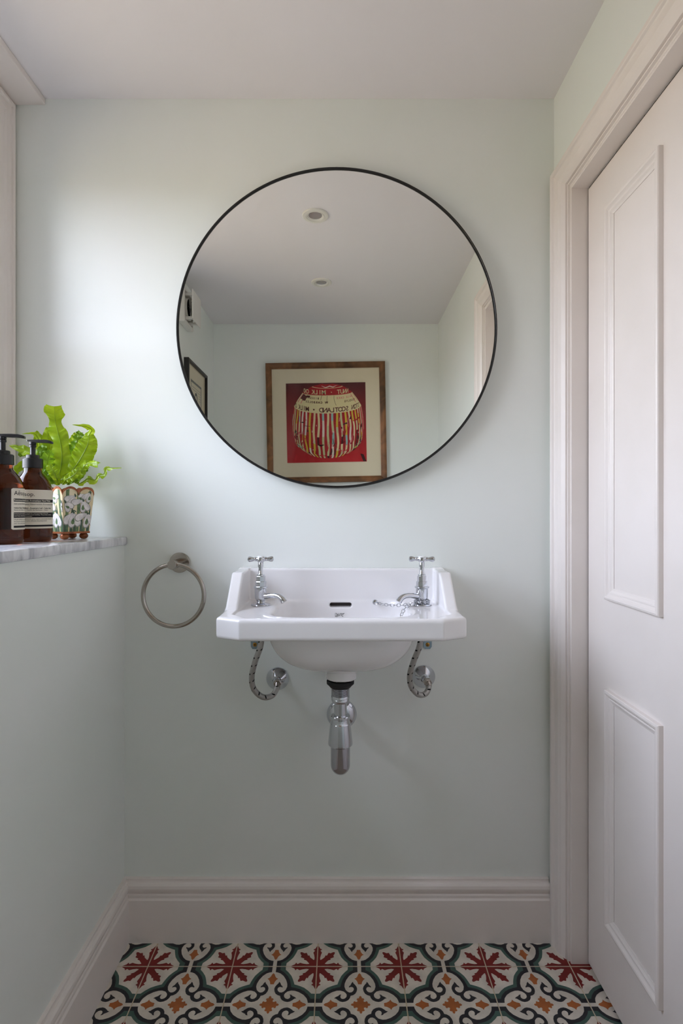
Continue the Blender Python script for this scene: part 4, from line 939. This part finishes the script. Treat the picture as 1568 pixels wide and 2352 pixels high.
wood = [(0.0, 0.0), (0.0, 0.022), (0.002, 0.0245), (0.012, 0.026), (0.022, 0.0235), (0.028, 0.0195), (0.030, 0.0165), (0.0325, 0.0155), (0.0325, 0.004)]
frame_thing('framed_print', 'square wooden-framed print of a red striped foil dome, seen in the mirror', (-0.0840, YF + 0.0005, 1.572), (-1, 0, 0), 0.660, 0.664, wood, 'frame_wood', (0, 1, 0), math.radians(-1.05), art_print)

def art_sketch(t, pt):
    MB().loft([[pt(-q_, -r_, d), pt(q_, -r_, d), pt(q_, r_, d), pt(-q_, r_, d)] for q_, r_, d in ((0.16, 0.215, 0.0105), (0.098, 0.150, 0.0105), (0.0965, 0.1485, 0.009))]).build('mount', 'cream_card', t, recalc=False)
    sh = MB().add([pt(-0.1, -0.152, 0.0086), pt(0.1, -0.152, 0.0086), pt(0.1, 0.152, 0.0086), pt(-0.1, 0.152, 0.0086)], [(0, 1, 2, 3)]).build('print_sheet', 'cream_card', t, recalc=False)
    ink = MB(); g = MB()
    def bar(b_, u0, u1, v0, v1, d=0.0092): b_.add([pt(u0, v0, d), pt(u1, v0, d), pt(u1, v1, d), pt(u0, v1, d)], [(0, 1, 2, 3)])
    bar(g, -0.096, 0.096, 0.137, 0.148); bar(g, -0.096, 0.096, -0.148, -0.137); bar(g, -0.096, -0.086, -0.148, 0.148); bar(g, 0.086, 0.096, -0.148, 0.148)
    for k in range(5): bar(ink, -0.078 if k < 2 else -0.078, 0.078 if k < 2 else -0.035 - 0.004 * k, 0.118 - 0.012 * k, 0.1195 - 0.012 * k)
    for k in range(6): bar(ink, 0.045, 0.078 - 0.005 * (k % 3), 0.06 - 0.016 * k, 0.0612 - 0.016 * k)
    def ell(b_, cu, cv, ru, rv, d, n=20): b_.add([pt(cu + ru * math.cos(2 * math.pi * k / n), cv + rv * math.sin(2 * math.pi * k / n), d) for k in range(n)], [tuple(range(n))])
    ell(ink, 0, 0.075, 0.024, 0.026, 0.0090); card = MB(); ell(card, 0.002, 0.068, 0.016, 0.020, 0.0091); card.build('sketched_face', 'cream_card', sh, recalc=False)
    ink.add([pt(u, v, 0.0090) for u, v in ((-0.012, 0.045), (0.012, 0.045), (0.03, 0.02), (0.036, -0.05), (0.03, -0.12), (-0.03, -0.12), (-0.036, -0.05), (-0.03, 0.02))], [tuple(range(8))])
    r4 = random.Random(3)
    for _ in range(90):
        u, v = r4.uniform(-0.028, 0.028), r4.uniform(-0.115, 0.03); bar(g, u, u + 0.0035, v, v + 0.0035, 0.00915)
    ink.build('ink_figure', 'black_ink', sh, recalc=False); g.build('grey_border', 'grey_ink', sh, recalc=False)
    MB().add([pt(-0.16, -0.215, 0.0125), pt(0.16, -0.215, 0.0125), pt(0.16, 0.215, 0.0125), pt(-0.16, 0.215, 0.0125)], [(0, 1, 2, 3)]).build('glass', 'picture_glass', t, recalc=False)
blk = [(0.0, 0.0), (0.0, 0.0215), (0.0015, 0.0225), (0.012, 0.0225), (0.0135, 0.0215), (0.0135, 0.004)]
frame_thing('framed_sketch', 'black-framed ink drawing of a figure on the left wall, seen in the mirror', (XL + 0.0005, 0.076, 1.550), (0, 1, 0), 0.346, 0.452, blk, 'black_metal', (1, 0, 0), 0.0, art_sketch)

# ---------------------------------------------------------------- extractor fan high on the left wall
fan = tag(empty('extractor_fan', (XL, 0.261, 1.90)), 'square white extractor fan near the ceiling, seen in the mirror', 'fan')
fy0, fy1, fz0, fz1 = 0.188, 0.334, 1.910, 2.062
b_ = MB(); b_.loft([[(XL + x, fy0 + d, fz0 + d), (XL + x, fy1 - d, fz0 + d), (XL + x, fy1 - d, fz1 - d), (XL + x, fy0 + d, fz1 - d)] for d, x in ((0.0, 0.0005), (0.0, 0.024), (0.003, 0.027), (0.012, 0.027), (0.014, 0.006), (0.0735, 0.006))])
b_.build('housing', 'white_plastic', fan)
cy_, cz_ = (fy0 + fy1) / 2, (fz0 + fz1) / 2
b_ = MB(); b_.lathe([(0.048, 0.006), (0.048, 0.030), (0.045, 0.031), (0.044, 0.010), (0.0, 0.010)], (XL, cy_, cz_), axis='X', n=36); b_.build('duct_ring', 'white_plastic', fan, smooth=S35)
hub = MB().lathe([(0.014, 0.010), (0.014, 0.032), (0.0, 0.034)], (XL, cy_, cz_), axis='X', n=24).build('hub', 'black_plastic', fan, smooth=S35)
for k in range(5):
    a = 2 * math.pi * k / 5; c, s = math.cos(a), math.sin(a)
    bl = [(0.012, -0.006, 0.014), (0.042, -0.014, 0.012), (0.042, 0.012, 0.026), (0.012, 0.005, 0.026)]
    MB().loft([[(XL + x + dx, cy_ + r_ * c - w * s, cz_ + r_ * s + w * c) for r_, w, x in bl] for dx in (0, 0.0012)], cap_end=True).build('blade', 'black_plastic', hub)
MB().box(XL + 0.058, XL + 0.0635, 0.194, 0.328, 1.922, 2.052).build('cover', 'white_plastic', fan, bevel=0.0015)
for dy, dz in ((-0.04, 0.052), (0.04, 0.052), (-0.04, -0.052), (0.04, -0.052)):
    MB().box(XL + 0.006, XL + 0.0585, cy_ + dy - 0.004, cy_ + dy + 0.004, cz_ + dz - 0.006, cz_ + dz + 0.006).build('spacer', 'white_plastic', fan)
